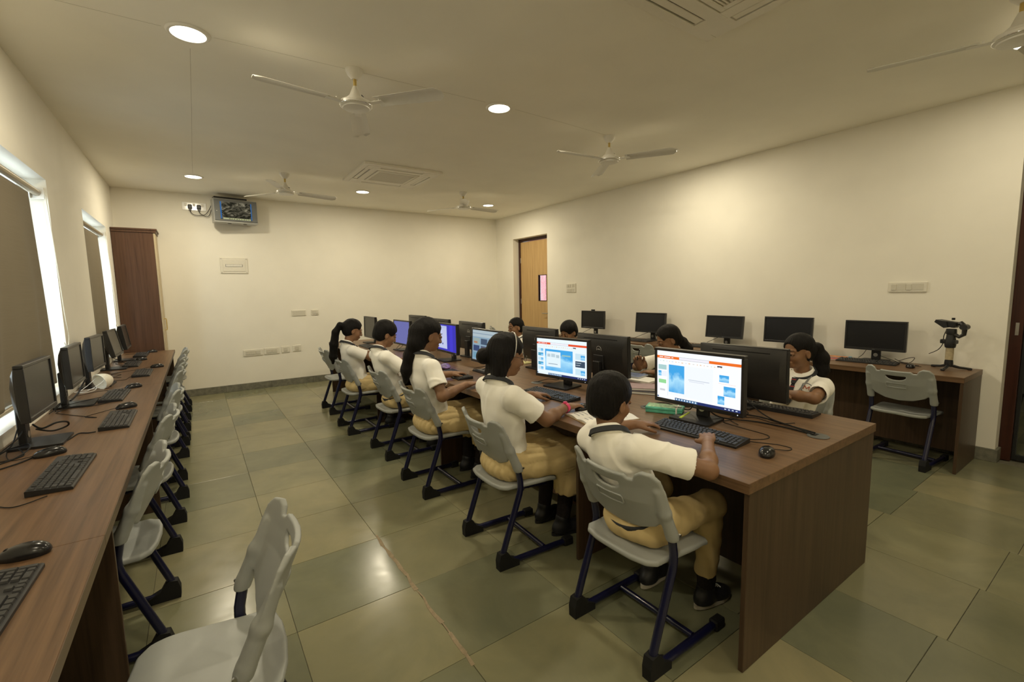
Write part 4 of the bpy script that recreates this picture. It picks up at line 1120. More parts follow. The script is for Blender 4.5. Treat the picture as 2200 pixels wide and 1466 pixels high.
cable('thin black leads beyond the white mask', [[(0.22, 5.30, 0.003), (0.16, 5.36, 0.003), (0.20, 5.5, 0.003), (0.12, 5.55, 0.003), (0.2, 5.7, 0.003)], [(0.16, 5.12, 0.003), (0.26, 5.12, 0.003), (0.28, 5.25, 0.003), (0.30, 5.25, 0.004)]], 0.002)
cable('thin black cable loop under the leaning monitor', [[(0.08, 6.03, 0.12), (0.16, 6.10, 0.05), (0.19, 6.14, 0.02), (0.16, 6.12, 0.016), (0.10, 6.08, 0.04)]], 0.003)
cable('tangled black leads beside the gimbal on the right wall table', [[(5.93, 1.36, 0.02), (5.95, 1.30, 0.05), (5.93, 1.25, 0.06), (5.90, 1.27, 0.02), (5.94, 1.33, 0.01), (5.98, 1.40, 0.03)], [(5.95, 1.50, 0.05), (5.94, 1.40, 0.02), (5.90, 1.32, 0.004), (5.86, 1.20, 0.004)], [(5.96, 1.60, 0.12), (5.98, 1.64, 0.05), (5.99, 1.68, 0.01)]], 0.0024)
cable('black lead beside the tilted wall table monitor', [[(5.93, 4.06, 0.12), (5.90, 4.25, 0.04), (5.88, 4.34, 0.005), (5.92, 4.45, 0.004), (5.86, 4.5, 0.004)]], 0.003)
cable('black lead under the middle wall table monitor', [[(5.93, 3.05, 0.12), (5.90, 3.22, 0.03), (5.87, 3.28, 0.005), (5.84, 3.1, 0.004)]], 0.003)
cable('black leads under the monitor with the webcam', [[(5.83, 5.08, 0.12), (5.80, 5.25, 0.04), (5.79, 5.31, 0.005), (5.84, 5.42, 0.004)]], 0.003)

# ------------------------------------------------------------------ ceiling fans
def fan_meshes():
    can = MB().lathe([(0.0, 0), (0.056, 0), (0.056, -0.012), (0.046, -0.035), (0.020, -0.062), (0.0, -0.062)], 28).mesh('canopy', [M['fan']], 30)
    rod = MB().tube([(0, 0, -0.06), (0, 0, -0.115)], 0.011, 12).mesh('down_rod', [M['brass']], 50)
    mot = MB().lathe([(0.0, -0.105), (0.014, -0.105), (0.020, -0.118), (0.040, -0.165), (0.064, -0.186), (0.066, -0.200), (0.098, -0.206), (0.104, -0.214), (0.104, -0.226), (0.098, -0.234), (0.086, -0.239), (0.084, -0.246), (0.0, -0.252)], 40).mesh('motor_housing', [M['fan']], 30)
    ring = MB().tube([(0.1005*math.cos(a), 0.1005*math.sin(a), -0.229) for a in np.linspace(0, 2*PI, 41)[:-1]], 0.0038, 8, closed=True).mesh('chrome_ring', [M['chrome']], 60)
    bl = MB(); sec = []
    L0, L1 = 0.155, 0.620
    n = 14
    vs, fs = [], []
    for i in range(n+1):
        u = i/n; x = L0+(L1-L0)*u
        wd = 0.052+0.016*u
        if u > 0.9: wd *= math.sqrt(max(0.15, 1-((u-0.9)/0.1)**2*0.8))
        for j in range(7):
            s = j/6*2-1
            y = s*wd; z = -0.219+0.012*(1-s*s)-y*0.20-0.008*u
            vs.append((x, y, z))
    for i in range(n):
        for j in range(6):
            a = i*7+j; fs.append((a, a+1, a+8, a+7))
    k = len(vs)
    vs += [(x, y, z-0.0016) for x, y, z in vs]
    fs += [tuple(k+q for q in f[::-1]) for f in fs]
    per = list(range(0, 7))+[i*7+6 for i in range(1, n+1)]+[n*7+j for j in range(5, -1, -1)]+[i*7 for i in range(n-1, 0, -1)]
    for i in range(len(per)): a, c = per[i], per[(i+1) % len(per)]; fs.append((a, c, c+k, a+k))
    bl.add(vs, fs)
    blade = bl.mesh('fan_blade', [M['fan']], 40)
    arm = MB().box(0.085, 0.20, -0.020, 0.020, -0.2245, -0.2205, 0.001).tube([(0.135, 0.008, -0.218), (0.135, 0.008, -0.206)], 0.005, 8).tube([(0.175, -0.008, -0.218), (0.175, -0.008, -0.206)], 0.005, 8).mesh('blade_iron', [M['fan']], 40)
    tv, tf = text_mesh('AIR', 0.010)
    return can, rod, mot, ring, blade, arm
FM = fan_meshes()
def fan(label, x, y, a0):
    t = thing('ceiling_fan', label, 'fan', (x, y, H), R(a0), 'ceiling fans')
    obj('canopy', FM[0], t); obj('down_rod', FM[1], t); obj('motor_housing', FM[2], t); obj('chrome_ring', FM[3], t)
    for k in range(3):
        b = obj('fan_blade', FM[4], t, None, (0, 0, R(120*k)))
        obj('blade_iron', FM[5], b)
    # maker's dark plate on the cone
    mk('name_plate', MB().box(0.0465, 0.0482, -0.016, 0.016, -0.173, -0.165, T=Matrix.Rotation(R(-40-a0), 4, 'Z')), M['rubber'], t, 0)
    return t
fan('white ceiling fan nearest the camera on the left half of the ceiling', 1.797, 3.20, 190)
fan('white ceiling fan between two downlights on the right half of the ceiling', 4.234, 3.238, 177)
fan('white ceiling fan to the right of the wall television', 1.827, 6.275, 8)
fan('white ceiling fan farthest back, beside the last downlight', 4.206, 6.127, 3)
fan('white ceiling fan cut by the upper right corner of the photo', 4.40, 0.56, 112)

# ------------------------------------------------------------------ ceiling cassette air conditioners
def cassette(label, cx, cy):
    t = thing('ceiling_air_conditioner', label, 'air conditioner', (cx, cy, H), 0, 'ceiling cassette air conditioners')
    s = 0.475; g = 0.255
    # panel built as a shallow frame around the four outlets and the intake
    p = MB()
    zt, zb = -0.001, -0.030
    o0, o1, ol = 0.345, 0.415, 0.26        # outlet band and half length
    def ring(a, b_, z0, z1):
        p.box(-b_, b_, a, b_, z0, z1, 0.002); p.box(-b_, b_, -b_, -a, z0, z1, 0.002)
        p.box(a, b_, -a, a, z0, z1, 0.002); p.box(-b_, -a, -a, a, z0, z1, 0.002)
    ring(o1, s, -0.026, zt); ring(g+0.012, o0, zb, zt)
    for sx in (-1, 1):
        for sy in (-1, 1):
            x0, x1 = sorted((sx*o0, sx*o1)); y0, y1 = sorted((sy*ol, sy*o1)); p.box(x0, x1, y0, y1, -0.028, zt)
            x0, x1 = sorted((sx*ol, sx*o0)); y0, y1 = sorted((sy*o0, sy*o1)); p.box(x0, x1, y0, y1, -0.028, zt)
    mk('face_panel', p, M['ac'], t, 0)
    mk('outlet_recess', MB().box(-o1, o1, -o1, o1, -0.004, -0.0015), M['ac_dark'], t, 0)
    for k in range(4):
        f = MB().box(-ol+0.004, ol-0.004, o0+0.012, o1-0.012, -0.024, -0.018, 0.002)
        mk('louvre_flap', f, M['ac'], t, 0, None, (0, 0, k*PI/2))
    gr = MB()
    gr.box(-g, g, g-0.03, g, -0.034, -0.006, 0.002).box(-g, g, -g, -g+0.03, -0.034, -0.006, 0.002).box(-g, -g+0.03, -g+0.03, g-0.03, -0.034, -0.006, 0.002).box(g-0.03, g, -g+0.03, g-0.03, -0.034, -0.006, 0.002)
    grille = mk('intake_frame', gr, M['ac'], t, 0)
    sl = MB().box(-0.222, 0.222, -0.0045, 0.0045, -0.031, -0.016).mesh('slat', [M['ac']], 0)
    for k in range(22): obj('slat', sl, grille, (0, -0.212+k*0.0202, 0))
    mk('filter', MB().box(-g, g, -g, g, -0.0075, -0.0050), M['filter'], grille, 0)
    return t
cassette('white ceiling cassette air conditioner near the back of the room', 2.965, 5.72)
cassette('white ceiling cassette air conditioner cut by the top edge of the photo', 2.955, 1.225)

# ------------------------------------------------------------------ wall television in its case
def television():
    w, h, dp = 0.555, 0.335, 0.17
    t = thing('wall_television', 'small grey cased television high on the back wall', 'television', (1.405, 7.86, 2.51), R(8))
    body = MB().box(-w/2, w/2, 0.0, dp, 0.0, h, 0.006)
    mk('case', body, M['tv_silver'], t, 0)
    fp = MB().box(-w/2+0.006, w/2-0.006, -0.012, -0.0005, 0.026, h-0.010, 0.003)
    mk('front_panel', fp, M['tv_grey'], t, 0)
    sw, sh = 0.40, 0.245
    m, tt, pp = nt('television_picture')
    tt.nodes.remove(pp)
    n = node(tt, 'ShaderNodeTexNoise'); setin(n, Scale=9.0, Detail=4.0, Distortion=1.8)
    tt.links.new(coords(tt, (1, 1, 1.6)), n.inputs['Vector'])
    e = node(tt, 'ShaderNodeEmission'); e.inputs[1].default_value = 0.9
    tt.links.new(ramp(tt, n.outputs['Fac'], [(0.42, srgb(38, 37, 28)), (0.54, srgb(78, 74, 60)), (0.70, srgb(150, 143, 120))]), e.inputs[0])
    tt.links.new(e.outputs[0], tt.nodes['Material Output'].inputs['Surface'])
    scr = mk('screen', MB().box(-sw/2, sw/2, -0.0145, -0.0125, 0.045, 0.045+sh), m, t, 0)
    bl = MB().box(-sw/2, -sw/2+0.016, -0.0152, -0.0147, 0.052, 0.045+sh).box(sw/2-0.012, sw/2, -0.0152, -0.0147, 0.052, 0.045+sh)
    mk('blue_band', bl, em(srgb(52, 98, 150)), scr, 0)
    cap = MB().box(-sw/2+0.03, sw/2-0.02, -0.0152, -0.0147, 0.047, 0.068)
    mk('caption_strip', cap, em(srgb(172, 172, 132)), scr, 0)
    lt = MB()
    for k in range(9): lt.box(-0.10+0.031*k, -0.10+0.031*k+(0.014 if k % 3 else 0.021), -0.0156, -0.0153, 0.051, 0.061)
    mk('caption_letters', lt, em(srgb(92, 92, 62)), scr, 0)
    mk('indicator', MB().box(-w/2+0.028, -w/2+0.040, -0.0135, -0.0122, 0.155, 0.160), M['white_plastic'], t, 0)
    fe = MB()
    for x in (-0.08, 0.12): fe.lathe([(0, -0.002), (0.026, -0.002), (0.026, 0.0), (0, 0.0)], 16, T=Matrix.Translation((x, 0.07, -0.0002)))
    mk('speaker_port', fe, M['rubber'], t, 0)
    mk('top_box', MB().box(-w/2+0.02, w/2-0.12, 0.03, dp-0.01, h+0.0005, h+0.030, 0.003), M['black'], t, 0)
    mk('wall_bracket', MB().box(-0.10, 0.10, dp+0.0005, 0.255, 0.08, 0.26).box(-0.03, 0.03, dp+0.0005, 0.24, 0.10, 0.24), M['tv_grey'], t, 0)
television()
def wall_plate(name, label, cat, face, a, z, w, h, mods, group=None):
    """face: 'back' or 'right'; mods: list of (kind, u, v, w, h) inside the plate"""
    t = thing(name, label, cat, (a, D, z) if face == 'back' else (W, a, z), 0 if face == 'back' else -PI/2, group)
    mk('plate', MB().box(-w/2, w/2, -0.011, -0.0004, -h/2, h/2, 0.003), M['switch'], t, 0)
    for kind, u, v, mw, mh in mods:
        mk(kind, MB().box(u-mw/2, u+mw/2, -0.0165 if kind == 'rocker' else -0.0125, -0.0108, v-mh/2, v+mh/2, 0.0012), M['switch_key'] if kind != 'socket_hole' else M['rubber'], t, 0)
    return t
GP = 'sockets low on the back wall'
rows = [(1.497, 0.576, 0.265, 'wide white socket plate low on the back wall, leftmost of four'), (1.758, 0.580, 0.215, 'second white socket plate from the left, low on the back wall'), (1.957, 0.586, 0.12, 'small white socket plate low on the back wall, third of four'), (2.125, 0.593, 0.125, 'small white socket plate low on the back wall, rightmost of four')]
for x, z, w, lb in rows:
    mods = []
    nk = max(1, int(w/0.075))
    for k in range(nk): mods.append(('rocker', -w/2+0.03+(w-0.06)*(k+0.5)/nk, 0, (w-0.06)/nk-0.008, 0.055))
    wall_plate('wall_socket', lb, 'socket', 'back', x, z, w, 0.098, mods, GP)
wall_plate('wall_socket', 'blank white switch plate at mid height on the back wall, left of a smaller one', 'socket', 'back', 2.193, 1.165, 0.215, 0.093, [('blank_module', 0, 0, 0.19, 0.066)])
wall_plate('wall_socket', 'small white switch plate at mid height on the back wall', 'socket', 'back', 2.438, 1.166, 0.115, 0.093, [('rocker', -0.024, 0, 0.04, 0.055), ('rocker', 0.024, 0, 0.04, 0.055)])
wall_plate('switch_board', 'square white switch board between the light wood door and the wall monitors', 'switch', 'right', 5.813, 1.488, 0.235, 0.15, [('rocker', -0.075, 0.035, 0.04, 0.045), ('rocker', -0.025, 0.035, 0.04, 0.045), ('fan_dial', 0.06, 0.035, 0.06, 0.05), ('fan_dial', -0.06, -0.037, 0.06, 0.05), ('rocker', 0.0, -0.037, 0.04, 0.045), ('fan_dial', 0.06, -0.037, 0.06, 0.05)])
wall_plate('wall_socket', 'long white socket and switch plate on the right wall above the gimbal', 'socket', 'right', 1.367, 1.424, 0.27, 0.088, [('rocker', -0.095, 0, 0.036, 0.052), ('socket_module', -0.040, 0, 0.06, 0.056), ('rocker', 0.012, 0, 0.036, 0.052), ('socket_module', 0.075, 0, 0.075, 0.056)])
def dist_board():
    t = thing('distribution_board', 'white distribution board with a strip of breakers on the back wall', 'fuse box', (1.34, D, 1.913))
    w, h = 0.36, 0.235
    mk('cover', MB().box(-w/2, w/2, -0.012, -0.0004, -h/2, h/2, 0.003), M['switch'], t, 0)
    mk('door_panel', MB().box(-w/2+0.035, w/2-0.035, -0.018, -0.0118, -h/2+0.03, h/2-0.03, 0.002), M['switch'], t, 0)
    mk('breaker_window', MB().box(-0.11, 0.11, -0.0188, -0.0178, -0.018, 0.018), M['rubber'], t, 0)
    bm_ = MB().box(-0.0085, 0.0085, -0.024, -0.0186, -0.016, 0.016, 0.001).mesh('breaker', [M['white_plastic']], 0)
    for k in range(11): obj('breaker', bm_, t, (-0.096+0.0192*k, 0, 0))
    sc = MB()
    for x in (-1, 1):
        for z in (-1, 1): sc.lathe([(0, 0), (0.007, 0), (0.006, 0.003), (0, 0.003)], 12, T=Matrix.Translation((x*(w/2-0.018), -0.0119, z*(h/2-0.018))) @ Matrix.Rotation(PI/2, 4, 'X'))
    mk('cover_screw', sc, M['steel'], t)
dist_board()
def tv_socket():
    t = thing('wall_socket', 'bright white double socket beside the wall television', 'socket', (0.908, D, 2.745))
    mk('plate', MB().box(-0.145, 0.145, -0.011, -0.0004, -0.055, 0.055, 0.003), plain('glossy_white', (0.92, 0.92, 0.90), 0.12, 0.7), t, 0)
    for x in (-0.10, -0.0, 0.10): mk('rocker', MB().box(x-0.016, x+0.016, -0.016, -0.0108, 0.0, 0.04, 0.001), M['white_plastic'], t, 0)
    for i, x in enumerate((-0.05, 0.055)):
        p = thing('power_plug', 'black power plug in the high socket, %s one' % ('left' if i == 0 else 'right'), 'plug', (0.908+x, D-0.0115, 2.735), 0, 'black power plugs')
        mk('plug_body', MB().box(-0.026, 0.026, -0.052, -0.0002, -0.03, 0.03, 0.010).prism([(-0.022, -0.01), (0.022, -0.01), (0.012, -0.055), (-0.012, -0.055)], 1, -0.045, -0.012), M['black'], p, 0)
        pts = [(0, -0.03, -0.05), (0.01, -0.03, -0.085), (0.06+0.02*i, -0.03, -0.115-0.01*i), (0.17-0.05*i, -0.035, -0.10), (0.24-0.085*i, -0.05, 0.0), (0.275-0.10*i, -0.10, 0.09), (0.34-0.105*i, -0.13, 0.115), (0.40-0.105*i, -0.13, 0.135)]
        mk('power_cord', MB().tube(curve_pts(pts, 8), 0.0042, 7), M['rubber'], p)
tv_socket()

# ------------------------------------------------------------------ things lying on the tables
def pencil_box():
    t = thing('pencil_box', 'green patterned pencil box with a clear lid on the middle table', 'pencil box', (2.985, 1.615, TZ), R(-62))
    m = plain('green_box', (0.10, 0.42, 0.30), 0.45, noise=0.25, nscale=30)
    m2 = plain('green_print', (0.30, 0.52, 0.30), 0.4, noise=0.5, nscale=55)
    mk('tray', MB().box(-0.10, 0.10, -0.05, 0.05, 0.0005, 0.018, 0.003), m, t, 0)
    mk('lid', MB().box(-0.102, 0.102, -0.052, 0.052, 0.0185, 0.034, 0.004), m, t, 0)
    mk('printed_top', MB().box(-0.09, 0.06, -0.042, 0.042, 0.0342, 0.0348), m2, t, 0)
    mk('band', MB().box(0.064, 0.072, -0.053, 0.053, 0.0001, 0.0355).box(0.05, 0.09, -0.012, 0.012, 0.0348, 0.038, 0.002), M['paper'], t, 0)
pencil_box()
def highlighter():
    t = thing('highlighter', 'yellow-green highlighter pen lying beside the nearest keyboard', 'pen', (2.965, 1.475, TZ+0.0085), R(15))
    m = plain('lime_plastic', (0.50, 0.62, 0.06), 0.4, noise=0.05)
    mk('barrel', MB().tube([(-0.02, 0, 0), (0.075, 0, 0)], 0.0078, 12), m, t)
    mk('cap', MB().tube([(-0.062, 0, 0), (-0.058, 0, 0), (-0.019, 0, 0)], [0.006, 0.0085, 0.0085], 12), m, t)
    mk('tip_clip', MB().box(-0.075, -0.060, -0.004, 0.004, -0.004, 0.004), M['rubber'], t, 0)
highlighter()
def open_notebook():
    t = thing('open_notebook', 'open white notebook lying beside the pink-strapped hand', 'notebook', (2.62, 1.765, TZ), R(-12))
    cover = plain('kraft_cover', (0.42, 0.30, 0.15), 0.7, noise=0.1)
    mk('cover', MB().box(-0.155, 0.165, -0.135, 0.135, 0.0003, 0.003), cover, t, 0)
    for s in (-1, 1):
        y0, y1 = (0.001, 0.132) if s > 0 else (-0.132, -0.001)
        vs, fs = [], []
        for i in range(9):
            u = i/8; y = s*(0.001+0.131*u); z = 0.004+0.011*math.sin(PI*min(1, u*1.15))*0.8+0.002
            vs += [(-0.15, y, 0.0032), (-0.15, y, z), (0.16, y, z), (0.16, y, 0.0032)]
        for i in range(8):
            for j in range(4): a, b_ = i*4+j, i*4+(j+1) % 4; fs.append((a, b_, b_+4, a+4))
        fs += [(0, 1, 2, 3), (32, 33, 34, 35)]
        pg = mk('page_block', MB().add(vs, fs), M['paper'], t, 30)
        ln = MB()
        for k in range(9):
            x = -0.12+0.027*k; L = 0.085 if k % 3 else 0.06
            yy0 = s*0.025; ln.box(x, x+0.002, min(yy0, yy0+s*L), max(yy0, yy0+s*L), 0.0148, 0.0156)
        mk('handwriting', ln, M['paper_blue'], pg, 0)
open_notebook()
card = mk('paper_card', MB().box(-0.035, 0.035, -0.02, 0.02, 0.0003, 0.0012).box(-0.035, -0.012, -0.02, 0.02, 0.0012, 0.0014, mat=1), [M['paper'], plain('amber_print', (0.7, 0.38, 0.05), 0.6)], None, 0, (2.52, 1.43, TZ), (0, 0, R(25)))
tag(card, 'small white card with amber band near the boy\'s left wrist', 'card')
note = mk('note_pad', MB().box(-0.06, 0.06, -0.08, 0.08, 0.0004, 0.008, 0.001), plain('pale_yellow_pad', (0.58, 0.54, 0.24), 0.7, noise=0.06), None, 0, (3.43, 3.60, TZ), (0, 0, R(10)))
tag(note, 'pale yellow note pad behind the second row of monitors', 'notepad')
def booklet(name, label, x, y, rz, w, l, mats, thick, group, tilt=0.0, z=0.0):
    t = thing(name, label, 'book', (x, y, TZ+z), rz, group)
    mk('cover', MB().box(-w/2, w/2, -l/2, l/2, 0.0004, 0.0018).box(-w/2, w/2, -l/2, l/2, thick, thick+0.0015), mats[0], t, 0)
    mk('pages', MB().box(-w/2+0.003, w/2-0.003, -l/2+0.002, l/2-0.003, 0.0019, thick-0.0001), mats[1], t, 0)
    return t
GB = 'notebooks by the girl with the pen'
booklet('notebook', 'dark notebook lowest of the pile in front of the girl with pen', 3.31, 2.035, R(28), 0.20, 0.26, (plain('dark_cover', (0.03, 0.028, 0.035), 0.6), M['paper']), 0.016, GB)
booklet('notebook', 'mauve paged notebook near the bottom of the pile before the pen girl', 3.335, 2.045, R(40), 0.18, 0.24, (plain('mauve_cover', (0.34, 0.24, 0.26), 0.6, noise=0.1), M['paper']), 0.014, GB, z=0.0185)
booklet('notebook', 'maroon and dark notebook in the pile before the pen girl', 3.46, 2.20, R(15), 0.18, 0.24, (plain('maroon_cover', (0.14, 0.045, 0.04), 0.5, noise=0.2), M['paper']), 0.018, GB)
booklet('notebook', 'white paged open book on the pile before the pen girl', 3.52, 2.24, R(8), 0.17, 0.25, (M['paper'], M['paper']), 0.012, GB, z=0.0202)
booklet('notebook', 'blue covered notebook under the writing hand', 3.555, 2.36, R(12), 0.155, 0.22, (M['paper_blue'], M['paper']), 0.010, GB, z=0.0342)
bk = booklet('picture_book', 'blue and orange picture book on the right wall table', 5.93, 1.88, R(6), 0.15, 0.30, (plain('sky_blue_cover', (0.08, 0.33, 0.52), 0.4, noise=0.2, nscale=18), M['paper']), 0.008, None)
mk('cover_print', MB().box(-0.06, 0.055, -0.13, 0.03, 0.0096, 0.0102), plain('orange_print', (0.70, 0.25, 0.06), 0.4, noise=0.5, nscale=22), bk, 0)
bk2 = booklet('picture_book', 'red covered book beside the blue and orange one', 5.78, 1.80, R(20), 0.10, 0.13, (plain('red_cover', (0.42, 0.06, 0.05), 0.45, noise=0.3, nscale=25), M['paper']), 0.010, None)
def pouch():
    v = Vol((-0.12, -0.06, -0.01), (0.12, 0.06, 0.06), 0.004)
    v.add(ell((0, 0, 0.021), (0.105, 0.045, 0.0205)))
    v.add(ell((0.04, 0, 0.022), (0.05, 0.042, 0.0215)), 0.01)
    t = thing('pencil_pouch', 'violet printed pencil pouch beside the long-haired girl\'s keyboard', 'pencil pouch', (2.68, 3.80, TZ), R(70))
    me = v.mesh('pouch_body', plain('violet_print', (0.18, 0.12, 0.32), 0.5, noise=0.7, nscale=24)); obj('pouch_body', me, t)
    mk('zip', MB().tube(curve_pts([(-0.09, 0, 0.033), (0, 0, 0.043), (0.09, 0, 0.036)], 6), 0.003, 6), M['steel'], t)
    p2 = thing('pencil_case', 'small green pencil case beside the violet pouch', 'pencil case', (2.60, 3.80, TZ), R(75))
    mk('case_body', MB().box(-0.09, 0.09, -0.022, 0.022, 0.0005, 0.022, 0.005), plain('green_case', (0.18, 0.36, 0.14), 0.5, noise=0.4, nscale=30), p2, 0)
    mk('zip', MB().box(-0.085, 0.085, -0.0015, 0.0015, 0.022, 0.024), M['steel'], p2, 0)
pouch()
def files():
    # folded spectacles and thin white exercise book by the far boy
    t = booklet('exercise_book', 'thin pale exercise book on the far part of the middle table', 2.62, 5.55, R(8), 0.20, 0.27, (plain('pale_cover', (0.55, 0.52, 0.44), 0.6, noise=0.05), M['paper']), 0.008, None)
files()
def mask():
    v = Vol((-0.10, -0.09, -0.01), (0.10, 0.09, 0.13), 0.003)
    def cup(X, Y, Z):
        k0 = np.sqrt(((X)/0.060)**2+((Y)/0.072)**2+((Z-0.012)/0.085)**2)
        d = np.abs((k0-1)*0.065)-0.0022
        return np.maximum(d, -(Z-0.010)+0*X+0*Y)
    v.add((cup, np.array((-0.07, -0.08, 0.0)), np.array((0.07, 0.08, 0.11))))
    t = thing('face_mask', 'white cup face mask with loose ear loops on the window table', 'face mask', (0.135, 4.72, TZ+0.004), R(40))
    me = v.mesh('mask_shell', plain('mask_fabric', (0.78, 0.74, 0.62), 0.85, 0.1, noise=0.03, nscale=60, bumpy=0.1))
    me.transform(Matrix.Translation((0.03, 0, 0.055)) @ Matrix.Rotation(R(78), 4, 'Y') @ Matrix.Translation((0, 0, -0.02)))
    obj('mask_shell', me, t)
    lp = MB()
    for s in (-1, 1):
        lp.tube(curve_pts([(0.035, 0.055*s, 0.08), (-0.02, 0.05*s, 0.04), (-0.09, 0.03*s, 0.006), (-0.13, -0.02*s, 0.001), (-0.10, -0.06*s, 0.001), (-0.03, -0.03*s, 0.004), (0.03, 0.05*s, 0.02)], 8), 0.0022, 6)
    mk('ear_loop', lp, M['paper'], t)
mask()
def gimbal():
    t = thing('camera_gimbal', 'black camera gimbal on a small tripod at the end of the right wall table', 'camera gimbal', (5.86, 1.015, TZ), R(80))
    t.scale = (1.35, 1.35, 1.22)
    lg = MB().tube([(0, 0, 0.03), (0.05, 0.0, 0.014), (0.098, 0.0, 0.008)], [0.010, 0.008, 0.007], 8).box(0.086, 0.106, -0.009, 0.009, 0.0004, 0.014, 0.003).mesh('tripod_leg', [M['black']], 40)
    for a in (-23, 97, 217): obj('tripod_leg', lg, t, None, (0, 0, R(a)))
    mk('tripod_head', MB().lathe([(0, 0.015), (0.019, 0.018), (0.021, 0.04), (0.019, 0.062), (0.0, 0.064)], 18), M['black'], t)
    mk('handle', MB().lathe([(0, 0.0645), (0.0185, 0.065), (0.0195, 0.10), (0.0190, 0.145), (0.0, 0.146)], 20), plain('worn_tan_grip', (0.42, 0.35, 0.22), 0.6, noise=0.2, nscale=50), t)
    bd = MB().lathe([(0, 0.1465), (0.024, 0.147), (0.027, 0.165), (0.026, 0.19), (0.022, 0.212), (0.020, 0.235), (0, 0.236)], 18).box(-0.03, 0.03, -0.022, 0.022, 0.172, 0.198, 0.004).box(0.02, 0.046, -0.015, 0.015, 0.172, 0.200, 0.004)
    mk('control_body', bd, M['black'], t)
    mk('pan_motor', MB().lathe([(0, 0.2365), (0.024, 0.237), (0.026, 0.25), (0.024, 0.272), (0, 0.273)], 18), M['bezel'], t)
    arm = MB().tube([(-0.012, 0, 0.238), (-0.038, 0.0, 0.222), (-0.058, 0.0, 0.238), (-0.060, 0.0, 0.275)], [0.014, 0.012, 0.012, 0.013], 8).tube([(-0.060, -0.018, 0.288), (-0.060, 0.02, 0.288)], 0.019, 14)
    mk('roll_arm', arm, M['back'], t)
    mk('tilt_motor', MB().tube([(-0.060, 0.0, 0.285), (-0.040, 0.0, 0.312), (-0.02, 0.0, 0.298)], [0.018, 0.016, 0.012], 10), M['bezel'], t)
    cm = MB().box(-0.030, 0.040, -0.026, 0.026, -0.022, 0.016, 0.004, T=Matrix.Translation((0.003, 0, 0.306)) @ Matrix.Rotation(R(-8), 4, 'Y'))
    cm.prism([(0.015, -0.040), (0.062, -0.002), (0.055, 0.014), (0.005, 0.004), (-0.004, -0.034)], 1, -0.035, 0.035, T=Matrix.Translation((0.01, 0, 0.318)))
    cmo = mk('phone_clamp', cm, M['black'], t)
    mk('clamp_knob', MB().tube([(0.0, -0.012, 0.331), (0.0, -0.012, 0.345)], 0.008, 10), M['rubber'], cmo)
    mk('trailing_lead', MB().tube(curve_pts([(0.022, 0, 0.27), (0.034, 0.0, 0.22), (0.034, 0.005, 0.17), (0.05, 0.01, 0.13), (0.078, 0.012, 0.105)], 6)+[Vector((0.095, 0.012, 0.094))], 0.0022, 6), M['rubber'], t)
gimbal()
def small_pc(label, x, y):
    t = thing('desktop_computer', label, 'computer', (x, y, 0.1184), 0, 'computers under the middle table')
    mk('case', MB().box(-0.09, 0.09, -0.15, 0.15, 0.0, 0.085, 0.003), M['black'], t, 0)
    mk('label_sticker', MB().box(-0.0906, -0.0901, -0.03, -0.015, 0.035, 0.06), M['paper'], t, 0)
    mk('front_slot', MB().box(-0.0906, -0.0901, 0.03, 0.12, 0.055, 0.062), M['rubber'], t, 0)
small_pc('black desktop computer on the shelf beneath the nearest chairs', 2.79, 1.93)
small_pc('black desktop computer on the shelf farther along under the table', 2.79, 3.75)

# ------------------------------------------------------------------ people
def V3(*a): return np.array(a, float)
def unit(v): v = np.array(v, float); return v/np.linalg.norm(v)
def head_matrix(fwd, pitch, roll=0.0):
    """columns: forward (x), left (y), up (z); pitch>0 looks down"""
    f = unit((fwd[0], fwd[1], 0)); l = np.cross((0, 0, 1), f)
    u = np.array((0, 0, 1.0))
    f2 = f*math.cos(pitch)-u*math.sin(pitch); u2 = u*math.cos(pitch)+f*math.sin(pitch)
    l2 = l*math.cos(roll)+u2*math.sin(roll); u3 = u2*math.cos(roll)-l*math.sin(roll)
    return np.stack([f2, l2, u3], 1)
def hand(v, wr, d, nrm, side, s, curl, spread=0.10, thumb_out=0.6, k=0.003):
    """wr wrist, d finger direction, nrm back-of-hand direction, side +1 if thumb lies towards nrm x d"""
    d = unit(d); nrm = unit(nrm-np.dot(nrm, d)*np.array(d)); t = np.cross(nrm, d)*side    # t: towards the thumb
    pl = 0.072*s
    Rm = np.stack([d, t, nrm], 1)
    c = wr+d*pl*0.55
    v.add(ell(c, (0.046*s, 0.034*s, 0.0145*s), Rm), 0.012)
    v.add(cone(wr-d*0.02*s, wr+d*pl*0.5, 0.0205*s, 0.017*s), 0.012)
    lens = [0.064, 0.072, 0.066, 0.052]
    for i in range(4):
        o = (0.024-0.016*i)*s
        b = wr+d*pl*(0.93 if i in (1, 2) else 0.86)+t*o+nrm*0.002*s
        a0 = 0.25*curl; dirp = unit(d+t*spread*(1.2-0.8*i))
        p = b; r = 0.0078*s*(1.0 if i < 3 else 0.88); ang = a0
        for j, fr in enumerate((0.46, 0.31, 0.23)):
            q = p+(dirp*math.cos(ang)-nrm*math.sin(ang))*lens[i]*s*fr
            v.add(cone(p, q, r, r*0.90), 0.004 if j else 0.008)
            p = q; r *= 0.90; ang += curl*(0.75 if j == 0 else 0.55)
    b = wr+d*0.018*s+t*0.022*s-nrm*0.004*s
    d1 = unit(d*0.75+t*thumb_out-nrm*0.25); m = b+d1*0.034*s
    d2 = unit(d*0.95+t*thumb_out*0.35-nrm*0.35); e = m+d2*0.028*s; d3 = unit(d*1.0-nrm*0.35); g = e+d3*0.022*s
    v.add(cone(b, m, 0.0125*s, 0.0095*s), 0.010); v.add(cone(m, e, 0.0095*s, 0.0085*s), 0.004); v.add(cone(e, g, 0.0085*s, 0.0070*s), 0.003)
